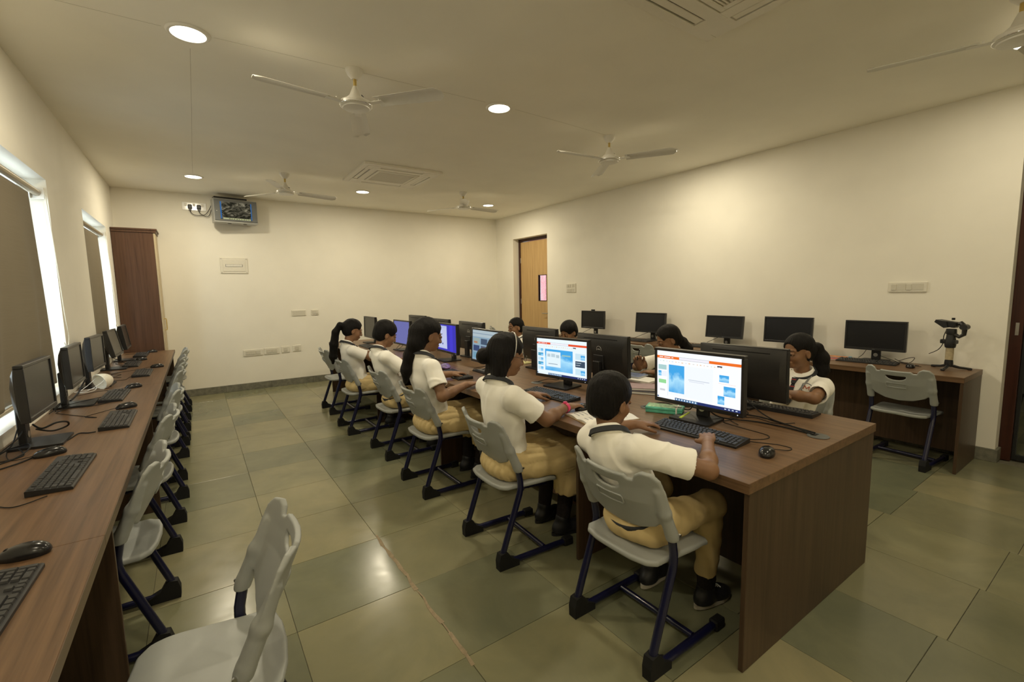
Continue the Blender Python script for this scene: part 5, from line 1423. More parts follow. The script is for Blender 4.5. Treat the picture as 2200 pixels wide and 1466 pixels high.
def sines(seed, f):
    rg = np.random.RandomState(seed); K = rg.normal(size=(6, 3))*f; p = rg.rand(6)*6.28; K2 = rg.normal(size=(6, 3))*f*0.5
    def fn(x, y, z):
        o = 0
        for i in range(6): o = o+np.sin(K[i, 0]*x+K[i, 1]*y+K[i, 2]*z+p[i]+1.4*np.sin(K2[i, 0]*x+K2[i, 1]*y+K2[i, 2]*z))
        return o/3.0
    return fn
def creases(seed):
    a, b = sines(seed, 16), sines(seed+1, 9)
    def fn(x, y, z):
        r = 1-np.abs(a(x+0.02*b(x, y, z), y, z*0.7))*2.2
        return -np.clip(r, 0, 1)*np.clip(0.5+b(x, y, z), 0, 1)
    return fn
def person(label, base, rz, NB, HC, arms, kind, hair, s=1.0, h=0.005, head_yaw=0.0, head_pitch=0.15, head_roll=0.0, pelvis_f=0.190, knees=None, seed=1, seat=0.418, waist_tilt=0.0, faces=True):
    """arms: {'R': (elbow, wrist, handdir, backdir, curl), 'L': ...}"""
    bx, by = base
    F = V3(math.cos(rz), math.sin(rz), 0); L = V3(-math.sin(rz), math.cos(rz), 0); Z = V3(0, 0, 1)
    B = V3(bx, by, 0)
    NB = V3(*NB); HC = V3(*HC)
    root = thing('person', label, 'person', (bx+F[0]*pelvis_f, by+F[1]*pelvis_f, seat), rz)
    inv = (Matrix.Translation(root.location) @ Matrix.Rotation(rz, 4, 'Z')).inverted()
    def put(name, me, parent=None):
        me.transform(inv)
        return obj(name, me, root if parent is None else parent)
    P = B+F*pelvis_f+Z*(seat+0.088*s)
    up = unit(NB-P)
    side = unit(L-np.dot(L, up)*up)
    fw = np.cross(side, up)
    C = P+(NB-P)*0.66
    SH = {'R': NB-side*0.142*s-up*0.048*s, 'L': NB+side*0.142*s-up*0.048*s}
    HIP = {'R': P-L*0.075*s-Z*0.012, 'L': P+L*0.075*s-Z*0.012}
    kn = knees or {}
    KN = {k: V3(*kn[k][0]) if k in kn else B+F*(pelvis_f+0.36*s)+L*(0.10 if k == 'L' else -0.10)*s+Z*(seat+0.070*s) for k in 'RL'}
    AN = {k: V3(*kn[k][1]) if k in kn else B+F*(pelvis_f+0.30*s)+L*(0.09 if k == 'L' else -0.09)*s+Z*0.075 for k in 'RL'}
    pts = [P, NB, HC+Z*0.13, HC-Z*0.1, *KN.values(), *AN.values()]
    for a in arms.values(): pts += [V3(*a[0]), V3(*a[1]), V3(*a[1])+unit(a[2])*0.17]
    pts = np.array(pts+list(SH.values()))
    lo, hi = pts.min(0)-0.13, pts.max(0)+0.13; lo[2] = 0.0
    HM = head_matrix(F*math.cos(head_yaw)+L*math.sin(head_yaw), head_pitch, head_roll)
    def hp(x, y, z): return HC+HM @ (V3(x, y, z)*s)
    # ---- body: one continuous skin surface
    v = Vol(lo, hi, h)
    TM = np.stack([fw, side, up], 1)
    v.add(ell(P, (0.085*s, 0.115*s, 0.085*s), TM))
    v.add(ell(P+(NB-P)*0.33, (0.072*s, 0.10*s, 0.12*s), TM), 0.05)
    v.add(ell(C, (0.080*s, 0.118*s, 0.12*s), TM), 0.05)
    v.add(cone(SH['R'], SH['L'], 0.040*s, 0.040*s), 0.05)
    v.add(cone(NB-up*0.03*s, hp(-0.022, 0, -0.055), 0.047*s, 0.041*s), 0.03)
    for k in 'RL':
        el, wr, hd, bd, curl = arms[k][:5]
        el, wr = V3(*el), V3(*wr)
        v.add(cone(SH[k], el, 0.041*s, 0.033*s), 0.03)
        mid = el+(wr-el)*0.35
        v.add(cone(el, mid, 0.033*s, 0.0335*s), 0.02); v.add(cone(mid, wr, 0.0335*s, 0.0215*s), 0.015)
        hand(v, wr, hd, bd, 1 if k == 'R' else -1, s*1.0, curl)
        v.add(cone(HIP[k], KN[k], 0.068*s, 0.048*s), 0.03)
        v.add(cone(KN[k], AN[k], 0.046*s, 0.031*s), 0.02)
        v.add(cone(AN[k]-Z*0.02, AN[k]+F*0.08*s-Z*0.045, 0.030*s, 0.024*s), 0.015)
    # head and face
    v.add(ell(hp(-0.012, 0, 0.030), (0.090*s, 0.071*s, 0.084*s), HM), 0.012)
    v.add(ell(hp(0.022, 0, -0.035), (0.060*s, 0.056*s, 0.068*s), HM), 0.03)
    v.add(ell(hp(0.055, 0, -0.082), (0.022*s, 0.024*s, 0.018*s), HM), 0.025)
    for y in (-1, 1):
        v.add(ell(hp(0.050, 0.034*y, -0.030), (0.026*s, 0.022*s, 0.024*s), HM), 0.02)
        v.add(ell(hp(0.082, 0.030*y, 0.004), (0.014*s, 0.017*s, 0.011*s), HM), 0.012, 'sub')
        v.add(ell(hp(0.0765, 0.030*y, 0.0025), (0.0125*s, 0.0165*s, 0.0105*s), HM), 0.003)
        v.add(cone(hp(0.076, 0.014*y, 0.021), hp(0.068, 0.044*y, 0.020), 0.008*s, 0.006*s), 0.012)
        v.add(ell(hp(-0.006, 0.073*y, -0.012), (0.017*s, 0.009*s, 0.029*s), HM), 0.006)
        v.add(ell(hp(-0.002, 0.081*y, -0.008), (0.009*s, 0.005*s, 0.016*s), HM), 0.004, 'sub')
        v.add(ell(hp(0.088, 0.009*y, -0.034), (0.009*s, 0.008*s, 0.007*s), HM), 0.006)
    v.add(cone(hp(0.082, 0, 0.008), hp(0.098, 0, -0.030), 0.0075*s, 0.0105*s), 0.010)
    v.add(ell(hp(0.079, 0, -0.056), (0.012*s, 0.023*s, 0.0065*s), HM), 0.006)
    v.add(ell(hp(0.076, 0, -0.067), (0.012*s, 0.019*s, 0.0070*s), HM), 0.006)
    body = put('body', v.mesh('body', M['skin']))
    # ---- face parts
    if faces:
        lipm = MB(); 
        for zz, w, r in ((-0.0555, 0.020, 0.0042), (-0.0665, 0.017, 0.0050)):
            lipm.tube([tuple(hp(0.0895-0.012*(u*u)-(0.004 if zz < -0.06 else 0.001), w*u, zz-0.0015*abs(u))) for u in np.linspace(-1, 1, 9)], [r*s*max(0.15, 1-u*u) for u in np.linspace(-1, 1, 9)], 8)
        put('lips', lipm.mesh('lips', [M['lip']], 60))
        for y in (-1, 1):
            eb = MB(); n = 9
            c = hp(0.0805, 0.030*y, 0.0)
            e1 = MB().lathe([(0.0105*s*math.cos(a), 0.0105*s*math.sin(a)) for a in np.linspace(-PI/2, PI/2, 9)], 14, 0, Matrix.Translation(c-HM[:, 0]*0.0035*s) @ Matrix(((HM[0, 1], HM[0, 2], HM[0, 0]), (HM[1, 1], HM[1, 2], HM[1, 0]), (HM[2, 1], HM[2, 2], HM[2, 0]))).to_4x4())
            eo = put('eye', e1.mesh('eye', [M['eye_white']], 80))
            im = MB().lathe([(0, 0), (0.0055*s, 0), (0.005*s, 0.0012*s), (0, 0.0022*s)], 14, 0, Matrix.Translation(c+HM[:, 0]*0.0058*s-HM[:, 2]*0.002*s) @ Matrix(((HM[0, 1], HM[0, 2], HM[0, 0]), (HM[1, 1], HM[1, 2], HM[1, 0]), (HM[2, 1], HM[2, 2], HM[2, 0]))).to_4x4())
            put('iris', im.mesh('iris', [M['iris']], 80), eo)
            lid = MB().tube([tuple(hp(0.0895-0.10*abs(u)*abs(u)*0.05-0.010*max(0, u)**2-0.003*u*u, (0.030+0.0165*u)*y, 0.0045-0.0075*u*u)) for u in np.linspace(-1, 1, 9)], 0.0016*s, 6)
            put('eyelash', lid.mesh('eyelash', [M['hair']], 80))
            br = MB().tube([tuple(hp(0.0865-0.014*max(0, u)**2-0.004*u*u, (0.028+0.019*u)*y, 0.0255-0.004*u*u+0.002*u)) for u in np.linspace(-1, 1, 9)], [0.0024*s*(1.05-0.6*max(0, u)) for u in np.linspace(-1, 1, 9)], 6)
            put('eyebrow', br.mesh('eyebrow', [M['hair']], 80))
    # ---- hair
    tail = [np.array(p[:3]) for p in hair.get('tail', [])]
    hl = HC-0.2*s; hh = HC+0.2*s
    allp = np.array([hl, hh]+[p-0.09 for p in tail]+[p+0.09 for p in tail])
    hv = Vol(allp.min(0), allp.max(0), min(h, 0.0045))
    boy = hair['style'] == 'boy'
    if boy:
        hv.add(ell(hp(-0.014, 0, 0.042), (0.102*s, 0.083*s, 0.088*s), HM))
        hv.add(ell(hp(-0.045, 0, -0.015), (0.066*s, 0.070*s, 0.075*s), HM), 0.03)
    else:
        hv.add(ell(hp(-0.014, 0, 0.036), (0.099*s, 0.080*s, 0.088*s), HM))
        hv.add(ell(hp(-0.042, 0, -0.012), (0.068*s, 0.070*s, 0.070*s), HM), 0.03)
    # hairline: cut the face away, and free the ears
    hv.add(ell(hp(0.112, 0, -0.045 if boy else -0.034), (0.085*s, 0.085*s, (0.108 if boy else 0.116)*s), HM), 0.006, 'sub')
    hv.add(((lambda X, Y, Zz: plane(hp(0.075 if boy else 0.068, 0, 0.0), HM[:, 0]*-1.0+HM[:, 2]*0.30)(X, Y, Zz)), hl, hh), 0.008, 'sub')
    for y in (-1, 1):
        hv.add(ell(hp(0.016, 0.085*y, -0.040), (0.036*s, 0.034*s, 0.052*s), HM), 0.006, 'sub')
        if not boy: hv.add(ell(hp(0.036, 0.080*y, -0.028), (0.050*s, 0.040*s, 0.062*s), HM), 0.008, 'sub')
    hv.add(((lambda X, Y, Zz: plane(hp(-0.05, 0, -0.078 if boy else -0.085), HM[:, 2]*1.0+HM[:, 0]*0.35)(X, Y, Zz)), hl, hp(0.2, 0.2, 0.2)), 0.01, 'sub') if not hair.get('long') else None
    if hair.get('bob'):
        for y in (-1, 0, 1):
            hv.add(cone(hp(-0.035, 0.045*y, 0.0), hp(-0.045, 0.052*y, -0.105), 0.052*s, 0.040*s), 0.03)
    tr = hair.get('radii', [])
    for i in range(len(tail)-1): hv.add(cone(tail[i], tail[i+1], tr[i], tr[i+1]), 0.02)
    if hair.get('bun') is not None: hv.add(ell(hair['bun'], (0.042, 0.042, 0.046)), 0.008)
    rg = np.random.RandomState(seed)
    fr = rg.normal(size=3)*8
    def strands(x, y, z):
        q = (np.stack([x, y, z], 1)-HC) @ HM
        a = np.arctan2(q[:, 1], q[:, 0]+0.25*(q[:, 2]))
        return np.sin(34*a+18*q[:, 2])+0.6*np.sin(71*a-40*q[:, 2]+2)+0.7*np.sin(120*q[:, 0]+90*q[:, 1]+70*q[:, 2])
    hv.ripple(0.0009*s, strands)
    hair_o = put('hair', hv.mesh('hair', M['hair']))
    if hair.get('band'):
        hb = MB().tube([tuple(hp(0.012+0.0*a, 0.0845*math.cos(a), 0.030+0.098*math.sin(a))) for a in np.linspace(-0.25, PI+0.25, 25)], 0.0035*s, 8)
        put('hair_band', hb.mesh('hair_band', [M['bezel'] if hair['band'] == 'dark' else M['steel']], 60))
    if hair.get('tie') is not None:
        c, ax, r = hair['tie']; ax = unit(ax); o1 = unit(np.cross(ax, (0.3, 0.5, 0.8))); o2 = np.cross(ax, o1)
        tb = MB().tube([tuple(V3(*c)+(o1*math.cos(a)+o2*math.sin(a))*r) for a in np.linspace(0, 2*PI, 17)[:-1]], 0.008, 8, closed=True)
        put('hair_tie', tb.mesh('hair_tie', [M['rubber']], 60))
    # ---- shirt
    slo = np.minimum(lo, lo); sv_lo = np.minimum.reduce([P-0.22, NB-0.25, *[V3(*a[0])-0.1 for a in arms.values()]]); sv_hi = np.maximum.reduce([P+0.22, NB+0.25, *[V3(*a[0])+0.1 for a in arms.values()]])
    sv_lo[2] = seat+0.03; sv_hi[2] = NB[2]+0.10
    sv = Vol(sv_lo, sv_hi, h)
    sv.add(ell(P+up*0.03*s+fw*0.006, (0.098*s, 0.135*s, 0.10*s), TM))
    sv.add(ell(P+(NB-P)*0.36+fw*0.006, (0.096*s, 0.130*s, 0.13*s), TM), 0.05)
    sv.add(ell(C+fw*0.004, (0.098*s, 0.138*s, 0.135*s), TM), 0.05)
    sv.add(cone(SH['R']-up*0.004, SH['L']-up*0.004, 0.050*s, 0.050*s), 0.055)
    sv.add(cone(NB-up*0.055*s, NB+up*0.012*s, 0.075*s, 0.056*s), 0.035)
    for k in 'RL':
        el = V3(*arms[k][0]); fr_ = arms[k][5] if len(arms[k]) > 5 else 0.72
        hem = SH[k]+(el-SH[k])*fr_; ax = unit(el-SH[k])
        sl = maxp(cone(SH[k], hem+ax*0.03, 0.051*s, 0.060*s), plane(hem, ax))
        inner = cone(hem-ax*0.07, hem+ax*0.05, 0.040*s, 0.0530*s)
        f0 = sl[0]; fi = inner[0]
        sv.add((f0, sl[1], sl[2]), 0.022)
        sv.add(((lambda X, Y, Zz, f0=f0, fi=fi, hem=hem, ax=ax: np.maximum(fi(X, Y, Zz), -plane(hem-ax*0.06, ax)(X, Y, Zz))), inner[1], inner[2]), 0.004, 'sub')
    sv.ripple(0.0036, sines(seed, 20)); sv.ripple(0.0065, creases(seed+50))
    # neck opening
    nb_dir = unit(hp(-0.022, 0, -0.055)-NB)
    sv.add(cone(NB-nb_dir*0.005, NB+nb_dir*0.10, 0.049*s, 0.056*s), 0.004, 'sub')
    sv.add(maxp(cone(NB, NB+nb_dir*0.14, 0.066*s, 0.074*s), plane(NB+nb_dir*0.022*s, nb_dir*-1)), 0.004, 'sub')
    wz = P-up*0.005
    sv.add(((lambda X, Y, Zz: plane(wz-up*0.02*s, up)(X, Y, Zz)), P-0.25, V3(P[0]+0.25, P[1]+0.25, P[2]+0.05)), 0.0, 'sub')
    shirt = put('shirt', sv.mesh('shirt', M['shirt']))
    # collar leaves and tie band
    o_s = unit(side-np.dot(side, nb_dir)*nb_dir); o_f = np.cross(o_s, nb_dir)
    cm = MB(); n = 40; vs, fs = [], []
    for j in range(n+1):
        a = 0.42+(2*PI-0.84)*j/n      # gap at the front
        dirv = o_f*math.cos(a)+o_s*math.sin(a)*1.0
        front = max(0, math.cos(a))
        prof = [(0.050, -0.004), (0.0525, 0.026), (0.0555, 0.030), (0.060, 0.026), (0.071+0.006*front, -0.008-0.020*front), (0.069+0.006*front, -0.010-0.020*front), (0.056, 0.018), (0.054, -0.006)]
        for r, z in prof: vs.append(tuple(NB+nb_dir*(z*s+0.006-0.012*front)+dirv*r*s))
    m_ = 8
    for j in range(n):
        for i in range(m_): a, b_ = j*m_+i, j*m_+(i+1) % m_; fs.append((a, b_, b_+m_, a+m_))
    fs += [tuple(range(m_)), tuple(range(n*m_+m_-1, n*m_-1, -1))]
    put('collar', cm.add(vs, fs).mesh('collar', [M['shirt']], 40))
    tbm = MB(); vs, fs = [], []
    for j in range(49):
        a = 2*PI*j/48; dirv = o_f*math.cos(a)+o_s*math.sin(a); front = max(0, math.cos(a))
        for r, z in ((0.0735, -0.014), (0.078, -0.012), (0.069, 0.010), (0.066, 0.009)): vs.append(tuple(NB+nb_dir*(z*s+0.013-0.014*front*s)+dirv*(r+0.003+0.016*front)*s))
    for j in range(48):
        for i in range(4): a, b_ = j*4+i, j*4+(i+1) % 4; fs.append((a, b_, b_+4, a+4))
    band = put('tie_band', tbm.add(vs, fs).mesh('tie_band', [M['tie']], 40))
    TF = NB+o_f*0.094*s-nb_dir*0.002*s
    tk = MB(); dn = unit(-up*1.0+o_f*0.30); ts = o_s
    def tq(w0, w1, a0, a1, th): 
        q = [TF+dn*a0-ts*w0, TF+dn*a0+ts*w0, TF+dn*a1+ts*w1, TF+dn*a1-ts*w1]; nn = np.cross(ts, dn); nn = nn if np.dot(nn, o_f) > 0 else -nn
        return [tuple(p_) for p_ in q]+[tuple(p_+nn*th) for p_ in q]
    box_f = [(0, 1, 2, 3), (7, 6, 5, 4), (0, 4, 5, 1), (1, 5, 6, 2), (2, 6, 7, 3), (3, 7, 4, 0)]
    tk.add(tq(0.018, 0.011, -0.006, 0.032, 0.016), box_f); tk.add(tq(0.010, 0.026, 0.030, 0.16, 0.006), box_f)
    tie = put('neck_tie', tk.mesh('neck_tie', [M['tie']], 30))
    st = MB()
    for a0 in (0.004, 0.05, 0.09, 0.13): st.add(tq(0.0135+0.06*max(0, a0-0.03), 0.0130+0.06*max(0, a0-0.03), a0, a0+0.006, 0.0168 if a0 < 0.03 else 0.0068), box_f)
    put('stripe', st.mesh('stripe', [M['tie_red']], 30), tie)
    # ---- skirt or trousers
    lv_lo = np.minimum.reduce([P-0.24, *[KN[k]-0.16 for k in 'RL'], *[AN[k]-0.1 for k in 'RL']]); lv_hi = np.maximum.reduce([P+0.24, *[KN[k]+0.16 for k in 'RL'], *[AN[k]+0.1 for k in 'RL']])
    lv_lo[2] = 0.05; lv_hi[2] = P[2]+0.14
    lv = Vol(lv_lo, lv_hi, max(h, 0.005))
    if kind == 'skirt':
        lv.add(ell(P-up*0.010, (0.118*s, 0.150*s, 0.088*s), TM))
        lv.add(ell(P-F*0.045-Z*0.030*s, (0.085*s, 0.160*s, 0.060*s), np.stack([F, L, Z], 1)), 0.04)
        for k in 'RL':
            sg = 1 if k == 'L' else -1
            lv.add(cone(HIP[k], KN[k]+Z*0.006, 0.088*s, 0.070*s), 0.05)
            lv.add(cone(HIP[k]+L*sg*0.05*s+F*0.10-Z*0.015, KN[k]+L*sg*0.035*s-Z*0.02, 0.066*s, 0.068*s), 0.05)
            hemp = KN[k]*0.55+AN[k]*0.45
            lv.add(cone(KN[k]+L*sg*0.01, hemp+L*sg*0.03, 0.072*s, 0.086*s), 0.05)
            lv.add(cone(KN[k]-F*0.13+L*sg*0.055-Z*0.02, hemp-F*0.04+L*sg*0.05, 0.055*s, 0.055*s), 0.05)
        lv.add(cone(KN['L']*0.5+KN['R']*0.5-F*0.12, KN['L']*0.5+KN['R']*0.5, 0.075*s, 0.07*s), 0.05)
        hz = (KN['L'][2]*0.55+AN['L'][2]*0.45)
        lv.add(((lambda X, Y, Zz: (Zz-f4(hz-0.02*s))+0*X+0*Y), lv_lo, V3(lv_hi[0], lv_hi[1], hz)), 0.0, 'sub')
        def pleat(x, y, z):
            q = np.stack([x, y, z], 1)-P; a = np.arctan2(q @ L, q @ F); r = np.hypot(q @ L, q @ F)
            back = np.clip((0.16-r)/0.1, 0, 1)
            fq = (a*3.3+0.10*np.sin(z*22)) % 1.0; tri = np.where(fq < 0.85, fq/0.85, (1-fq)/0.15)
            lat = (q @ L)*24+0.6*np.sin((q @ F)*7)+(z*6)
            front = np.abs((lat % 1.0)-0.35)
            return (tri*1.3-0.65)*back+(front*1.5-0.55)*(1-back)
        lv.ripple(0.0085*s, pleat)
        lv.ripple(0.002, sines(seed+9, 18))
        # keep seat plane flat beneath
        lv.add(((lambda X, Y, Zz: np.maximum((Zz-f4(seat+0.004)), (X-f4(B[0]))*f4(F[0])+(Y-f4(B[1]))*f4(F[1])-f4(pelvis_f+0.20))), lv_lo, V3(lv_hi[0], lv_hi[1], seat+0.01)), 0.01, 'sub')
        put('skirt', lv.mesh('skirt', M['khaki']))
    else:
        lv.add(ell(P-up*0.008, (0.112*s, 0.142*s, 0.085*s), TM))
        lv.add(ell(P-F*0.035-Z*0.028*s, (0.082*s, 0.140*s, 0.058*s), np.stack([F, L, Z], 1)), 0.04)
        for k in 'RL':
            lv.add(cone(HIP[k], KN[k], 0.084*s, 0.062*s), 0.035)
            hemp = KN[k]+(AN[k]-KN[k])*(0.80)
            ax = unit(AN[k]-KN[k])
            lv.add(maxp(cone(KN[k], hemp+ax*0.03, 0.062*s, 0.048*s), plane(hemp, ax)), 0.03)
        lv.ripple(0.0045, sines(seed+9, 26)); lv.ripple(0.0025, sines(seed+19, 60))
        lv.add(((lambda X, Y, Zz: np.maximum((Zz-f4(seat+0.004)), (X-f4(B[0]))*f4(F[0])+(Y-f4(B[1]))*f4(F[1])-f4(pelvis_f+0.20))), lv_lo, V3(lv_hi[0], lv_hi[1], seat+0.01)), 0.01, 'sub')
        put('trousers', lv.mesh('trousers', M['khaki']))
        bm_ = MB(); vs, fs = [], []
        for j in range(49):
            a = 2*PI*j/48; dirv = fw*math.cos(a)*0.120+side*math.sin(a)*0.150
            for z in (0.012, 0.040):
                vs.append(tuple(P+up*z*s+dirv*s*(1.0-0.5*z)))
        for j in range(48): fs.append((2*j, 2*j+1, 2*j+3, 2*j+2))
        be = put('belt', bm_.add(vs, fs).mesh('belt', [M['tie']], 40))
        md = be.modifiers.new('thickness', 'SOLIDIFY'); md.thickness = 0.004
    # ---- socks and shoes
    for k in 'RL':
        cut = 0.42 if kind == 'skirt' else 0.70
        top = KN[k]+(AN[k]-KN[k])*cut
        sk = MB().tube([tuple(top), tuple(top*0.5+AN[k]*0.5), tuple(AN[k]), tuple(AN[k]-Z*0.03)], [(0.0465-0.015*cut)*s+0.003, 0.043*s, 0.037*s, 0.036*s], 16)
        put('sock', sk.mesh('sock', [M['sock']], 60))
        A0 = AN[k]; fdir = unit(F*1.0+L*(0.12 if k == 'L' else -0.12))
        sd = np.cross(Z, fdir); z0 = A0[2]-0.075
        G = V3(A0[0], A0[1], z0)
        w = Vol(G+V3(-0.2, -0.2, 0), G+V3(0.2, 0.2, 0.14), 0.005)
        RM = np.stack([fdir, sd, Z], 1)
        w.add(ell(G+fdir*-0.020*s+Z*0.036, (0.046*s, 0.036*s, 0.046*s), RM)); w.add(ell(G+fdir*0.10*s+Z*0.026, (0.062*s, 0.042*s, 0.034*s), RM), 0.02)
        w.add(cone(G+fdir*0.0+Z*0.040, G+fdir*0.09*s+Z*0.032, 0.036*s, 0.034*s), 0.025)
        w.add(cone(G+Z*0.05, G+Z*0.095, 0.038*s, 0.040*s), 0.02)
        w.add(((lambda X, Y, Zz: (Zz-f4(z0+0.016))+0*X+0*Y), G-0.25, V3(G[0]+0.25, G[1]+0.25, z0+0.02)), 0.0, 'sub')
        shoe = put('shoe', w.mesh('shoe', M['shoe']))
        so = MB(); pl = []
        for a in np.linspace(0, 2*PI, 25)[:-1]:
            ca, sa = math.cos(a), math.sin(a)
            xx = 0.047+0.118*ca; ww = (0.040 if ca > 0 else 0.035)
            pl.append(tuple((G+fdir*xx*s+sd*ww*sa*s)[:2]))
        put('sole', so.prism(pl, 2, z0+0.0005, z0+0.017).mesh('sole', [M['sole'] if hair.get('pale_sole') else M['shoe']], 0), shoe)
        if hair.get('pale_sole'):
            lc = MB()
            for q in range(5):
                c0 = G+fdir*(0.045+0.018*q)*s+Z*(0.083-0.008*q)
                lc.tube([tuple(c0-sd*0.018), tuple(c0+Z*0.004), tuple(c0+sd*0.018)], 0.0028, 6)
            put('laces', lc.mesh('laces', [M['paper']], 60), shoe)
    return dict(root=root, put=put, SH=SH, NB=NB, P=P, C=C, up=up, side=side, fw=fw, HM=HM, hp=hp, s=s, shirt=shirt)

# -- the five children on the near side, looking along +x
boyA = person('boy in white shirt with black collar band, seen from behind at the nearest screen', SEATS_L[0][:2], 0.0,
    (2.150, 1.262, 0.872), (2.200, 1.298, 0.995),
    {'R': ((2.352, 0.945, 0.772), (2.560, 1.080, 0.800), (0.72, 0.50, 0.12), (-0.1, 0.1, 1.0), 0.85, 0.76),
     'L': ((2.385, 1.545, 0.782), (2.545, 1.462, 0.792), (0.95, -0.40, -0.02), (0.0, 0.0, 1.0), 0.45, 0.72)},
    'trousers', dict(style='boy', pale_sole=True), s=0.98, h=0.0042, head_pitch=0.18, head_yaw=0.02, seed=3,
    knees={'R': ((2.62, 1.10, 0.50), (2.640, 1.12, 0.080)), 'L': ((2.60, 1.36, 0.50), (2.560, 1.37, 0.080))})
girlB = person('girl in white shirt and khaki skirt with hair bun and pink wrist strap', SEATS_L[1][:2], R(-3),
    (2.150, 2.085, 0.955), (2.222, 2.098, 1.098),
    {'R': ((2.315, 1.865, 0.765), (2.515, 1.932, 0.790), (0.98, 0.12, -0.05), (0, 0, 1), 0.35, 0.70),
     'L': ((2.335, 2.330, 0.775), (2.545, 2.300, 0.790), (1, -0.1, -0.05), (0, 0, 1), 0.5, 0.72)},
    'skirt', dict(style='girl', bob=True, bun=V3(2.105, 2.150, 1.100), band='steel'), s=1.05, h=0.0045, head_yaw=-0.18, head_pitch=0.22, seed=11)
girlC = person('girl with long loose hair down her back, white shirt and khaki skirt', SEATS_L[2][:2], 0.0,
    (2.140, 3.085, 0.992), (2.208, 3.110, 1.143),
    {'R': ((2.165, 2.815, 0.742), (2.385, 2.878, 0.785), (0.95, 0.28, 0.0), (0, 0, 1), 0.35, 0.66),
     'L': ((2.300, 3.340, 0.790), (2.490, 3.320, 0.790), (1, 0, 0), (0, 0, 1), 0.5, 0.66)},
    'skirt', dict(style='girl', long=True, tail=[(2.135, 3.11, 1.17), (2.105, 3.09, 1.09), (2.072, 3.12, 1.00), (2.040, 3.13, 0.90), (2.030, 3.14, 0.81)], radii=[0.075, 0.062, 0.052, 0.042, 0.016]), s=1.09, h=0.0045, head_pitch=0.24, head_yaw=-0.05, seed=21)
boyD = person('boy in white shirt and khaki trousers between two girls, head bowed to the desk', SEATS_L[3][:2], 0.0,
    (2.130, 4.020, 0.945), (2.215, 4.055, 1.085),
    {'R': ((2.305, 3.835, 0.775), (2.470, 4.020, 0.795), (0.9, 0.45, 0), (0, 0, 1), 0.5, 0.72),
     'L': ((2.370, 4.270, 0.790), (2.500, 4.180, 0.795), (0.9, -0.3, 0), (0, 0, 1), 0.5, 0.72)},
    'trousers', dict(style='boy'), s=1.03, h=0.005, head_pitch=0.38, head_yaw=-0.05, seed=31)
girlE = person('girl with high black ponytail, farthest on the near side of the table', SEATS_L[4][:2], 0.0,
    (2.100, 4.940, 0.930), (2.172, 4.948, 1.072),
    {'R': ((2.290, 4.770, 0.785), (2.470, 4.850, 0.792), (1, 0.2, 0), (0, 0, 1), 0.5, 0.70),
     'L': ((2.300, 5.120, 0.785), (2.480, 5.060, 0.792), (1, -0.2, 0), (0, 0, 1), 0.5, 0.70)},
    'skirt', dict(style='girl', tail=[(2.085, 4.95, 1.125), (2.045, 4.965, 1.135), (2.005, 4.99, 1.06), (1.985, 5.01, 0.93), (1.975, 5.03, 0.80), (1.97, 5.04, 0.73)], radii=[0.035, 0.026, 0.036, 0.042, 0.040, 0.015], tie=((2.055, 4.962, 1.135), (-1, 0.2, -0.1), 0.024)), s=1.0, h=0.005, head_pitch=0.30, head_yaw=-0.12, seed=41)
# -- the four children on the far side, looking along -x
girlF = person('girl with neat ponytail, school crest and lanyard, facing the nearest black screen', (4.22, 1.43), PI,
    (4.065, 1.350, 0.885), (4.005, 1.362, 1.030),
    {'L': ((3.800, 1.175, 0.786), (3.800, 1.400, 0.785), (0.1, 1, 0), (0, 0, 1), 0.4, 0.74),
     'R': ((3.830, 1.545, 0.790), (3.735, 1.400, 0.800), (-0.2, -1, 0), (0, 0, 1), 0.4, 0.72)},
    'skirt', dict(style='girl', tail=[(4.090, 1.320, 1.06), (4.125, 1.300, 1.05), (4.150, 1.285, 0.98), (4.150, 1.28, 0.90), (4.14, 1.28, 0.86)], radii=[0.032, 0.030, 0.046, 0.044, 0.018]), s=0.98, h=0.0042, head_pitch=0.16, head_yaw=R(-22), seed=51, pelvis_f=0.19)
girlG = person('girl writing with a pen in her raised hand, head bowed in profile', (4.31, 2.36), PI,
    (4.075, 2.350, 0.885), (4.000, 2.352, 1.035),
    {'R': ((3.840, 2.540, 0.800), (3.700, 2.400, 0.835), (-0.25, -0.05, 0.6), (0.5, 0.6, 0.2), 1.25, 0.70),
     'L': ((3.830, 2.130, 0.795), (3.705, 2.245, 0.805), (-0.35, 1.0, 0.02), (0, 0, 1), 0.5, 0.72)},
    'skirt', dict(style='girl', tail=[(4.085, 2.310, 1.03), (4.115, 2.295, 1.01), (4.150, 2.275, 0.95), (4.16, 2.26, 0.88)], radii=[0.040, 0.036, 0.044, 0.020]), s=1.0, h=0.0045, head_pitch=0.42, head_yaw=R(-32), seed=61, pelvis_f=0.19)
childH = person('child mostly hidden behind two black screens, only dark hair and forehead visible', (4.30, 3.60), PI,
    (4.085, 3.610, 0.868), (4.035, 3.615, 1.012),
    {'R': ((3.850, 3.790, 0.790), (3.690, 3.720, 0.795), (-1, -0.2, 0), (0, 0, 1), 0.5, 0.72),
     'L': ((3.850, 3.430, 0.790), (3.690, 3.500, 0.795), (-1, 0.2, 0), (0, 0, 1), 0.5, 0.72)},
    'trousers', dict(style='boy'), s=0.98, h=0.006, head_pitch=0.40, head_yaw=R(5), seed=71, pelvis_f=0.19)
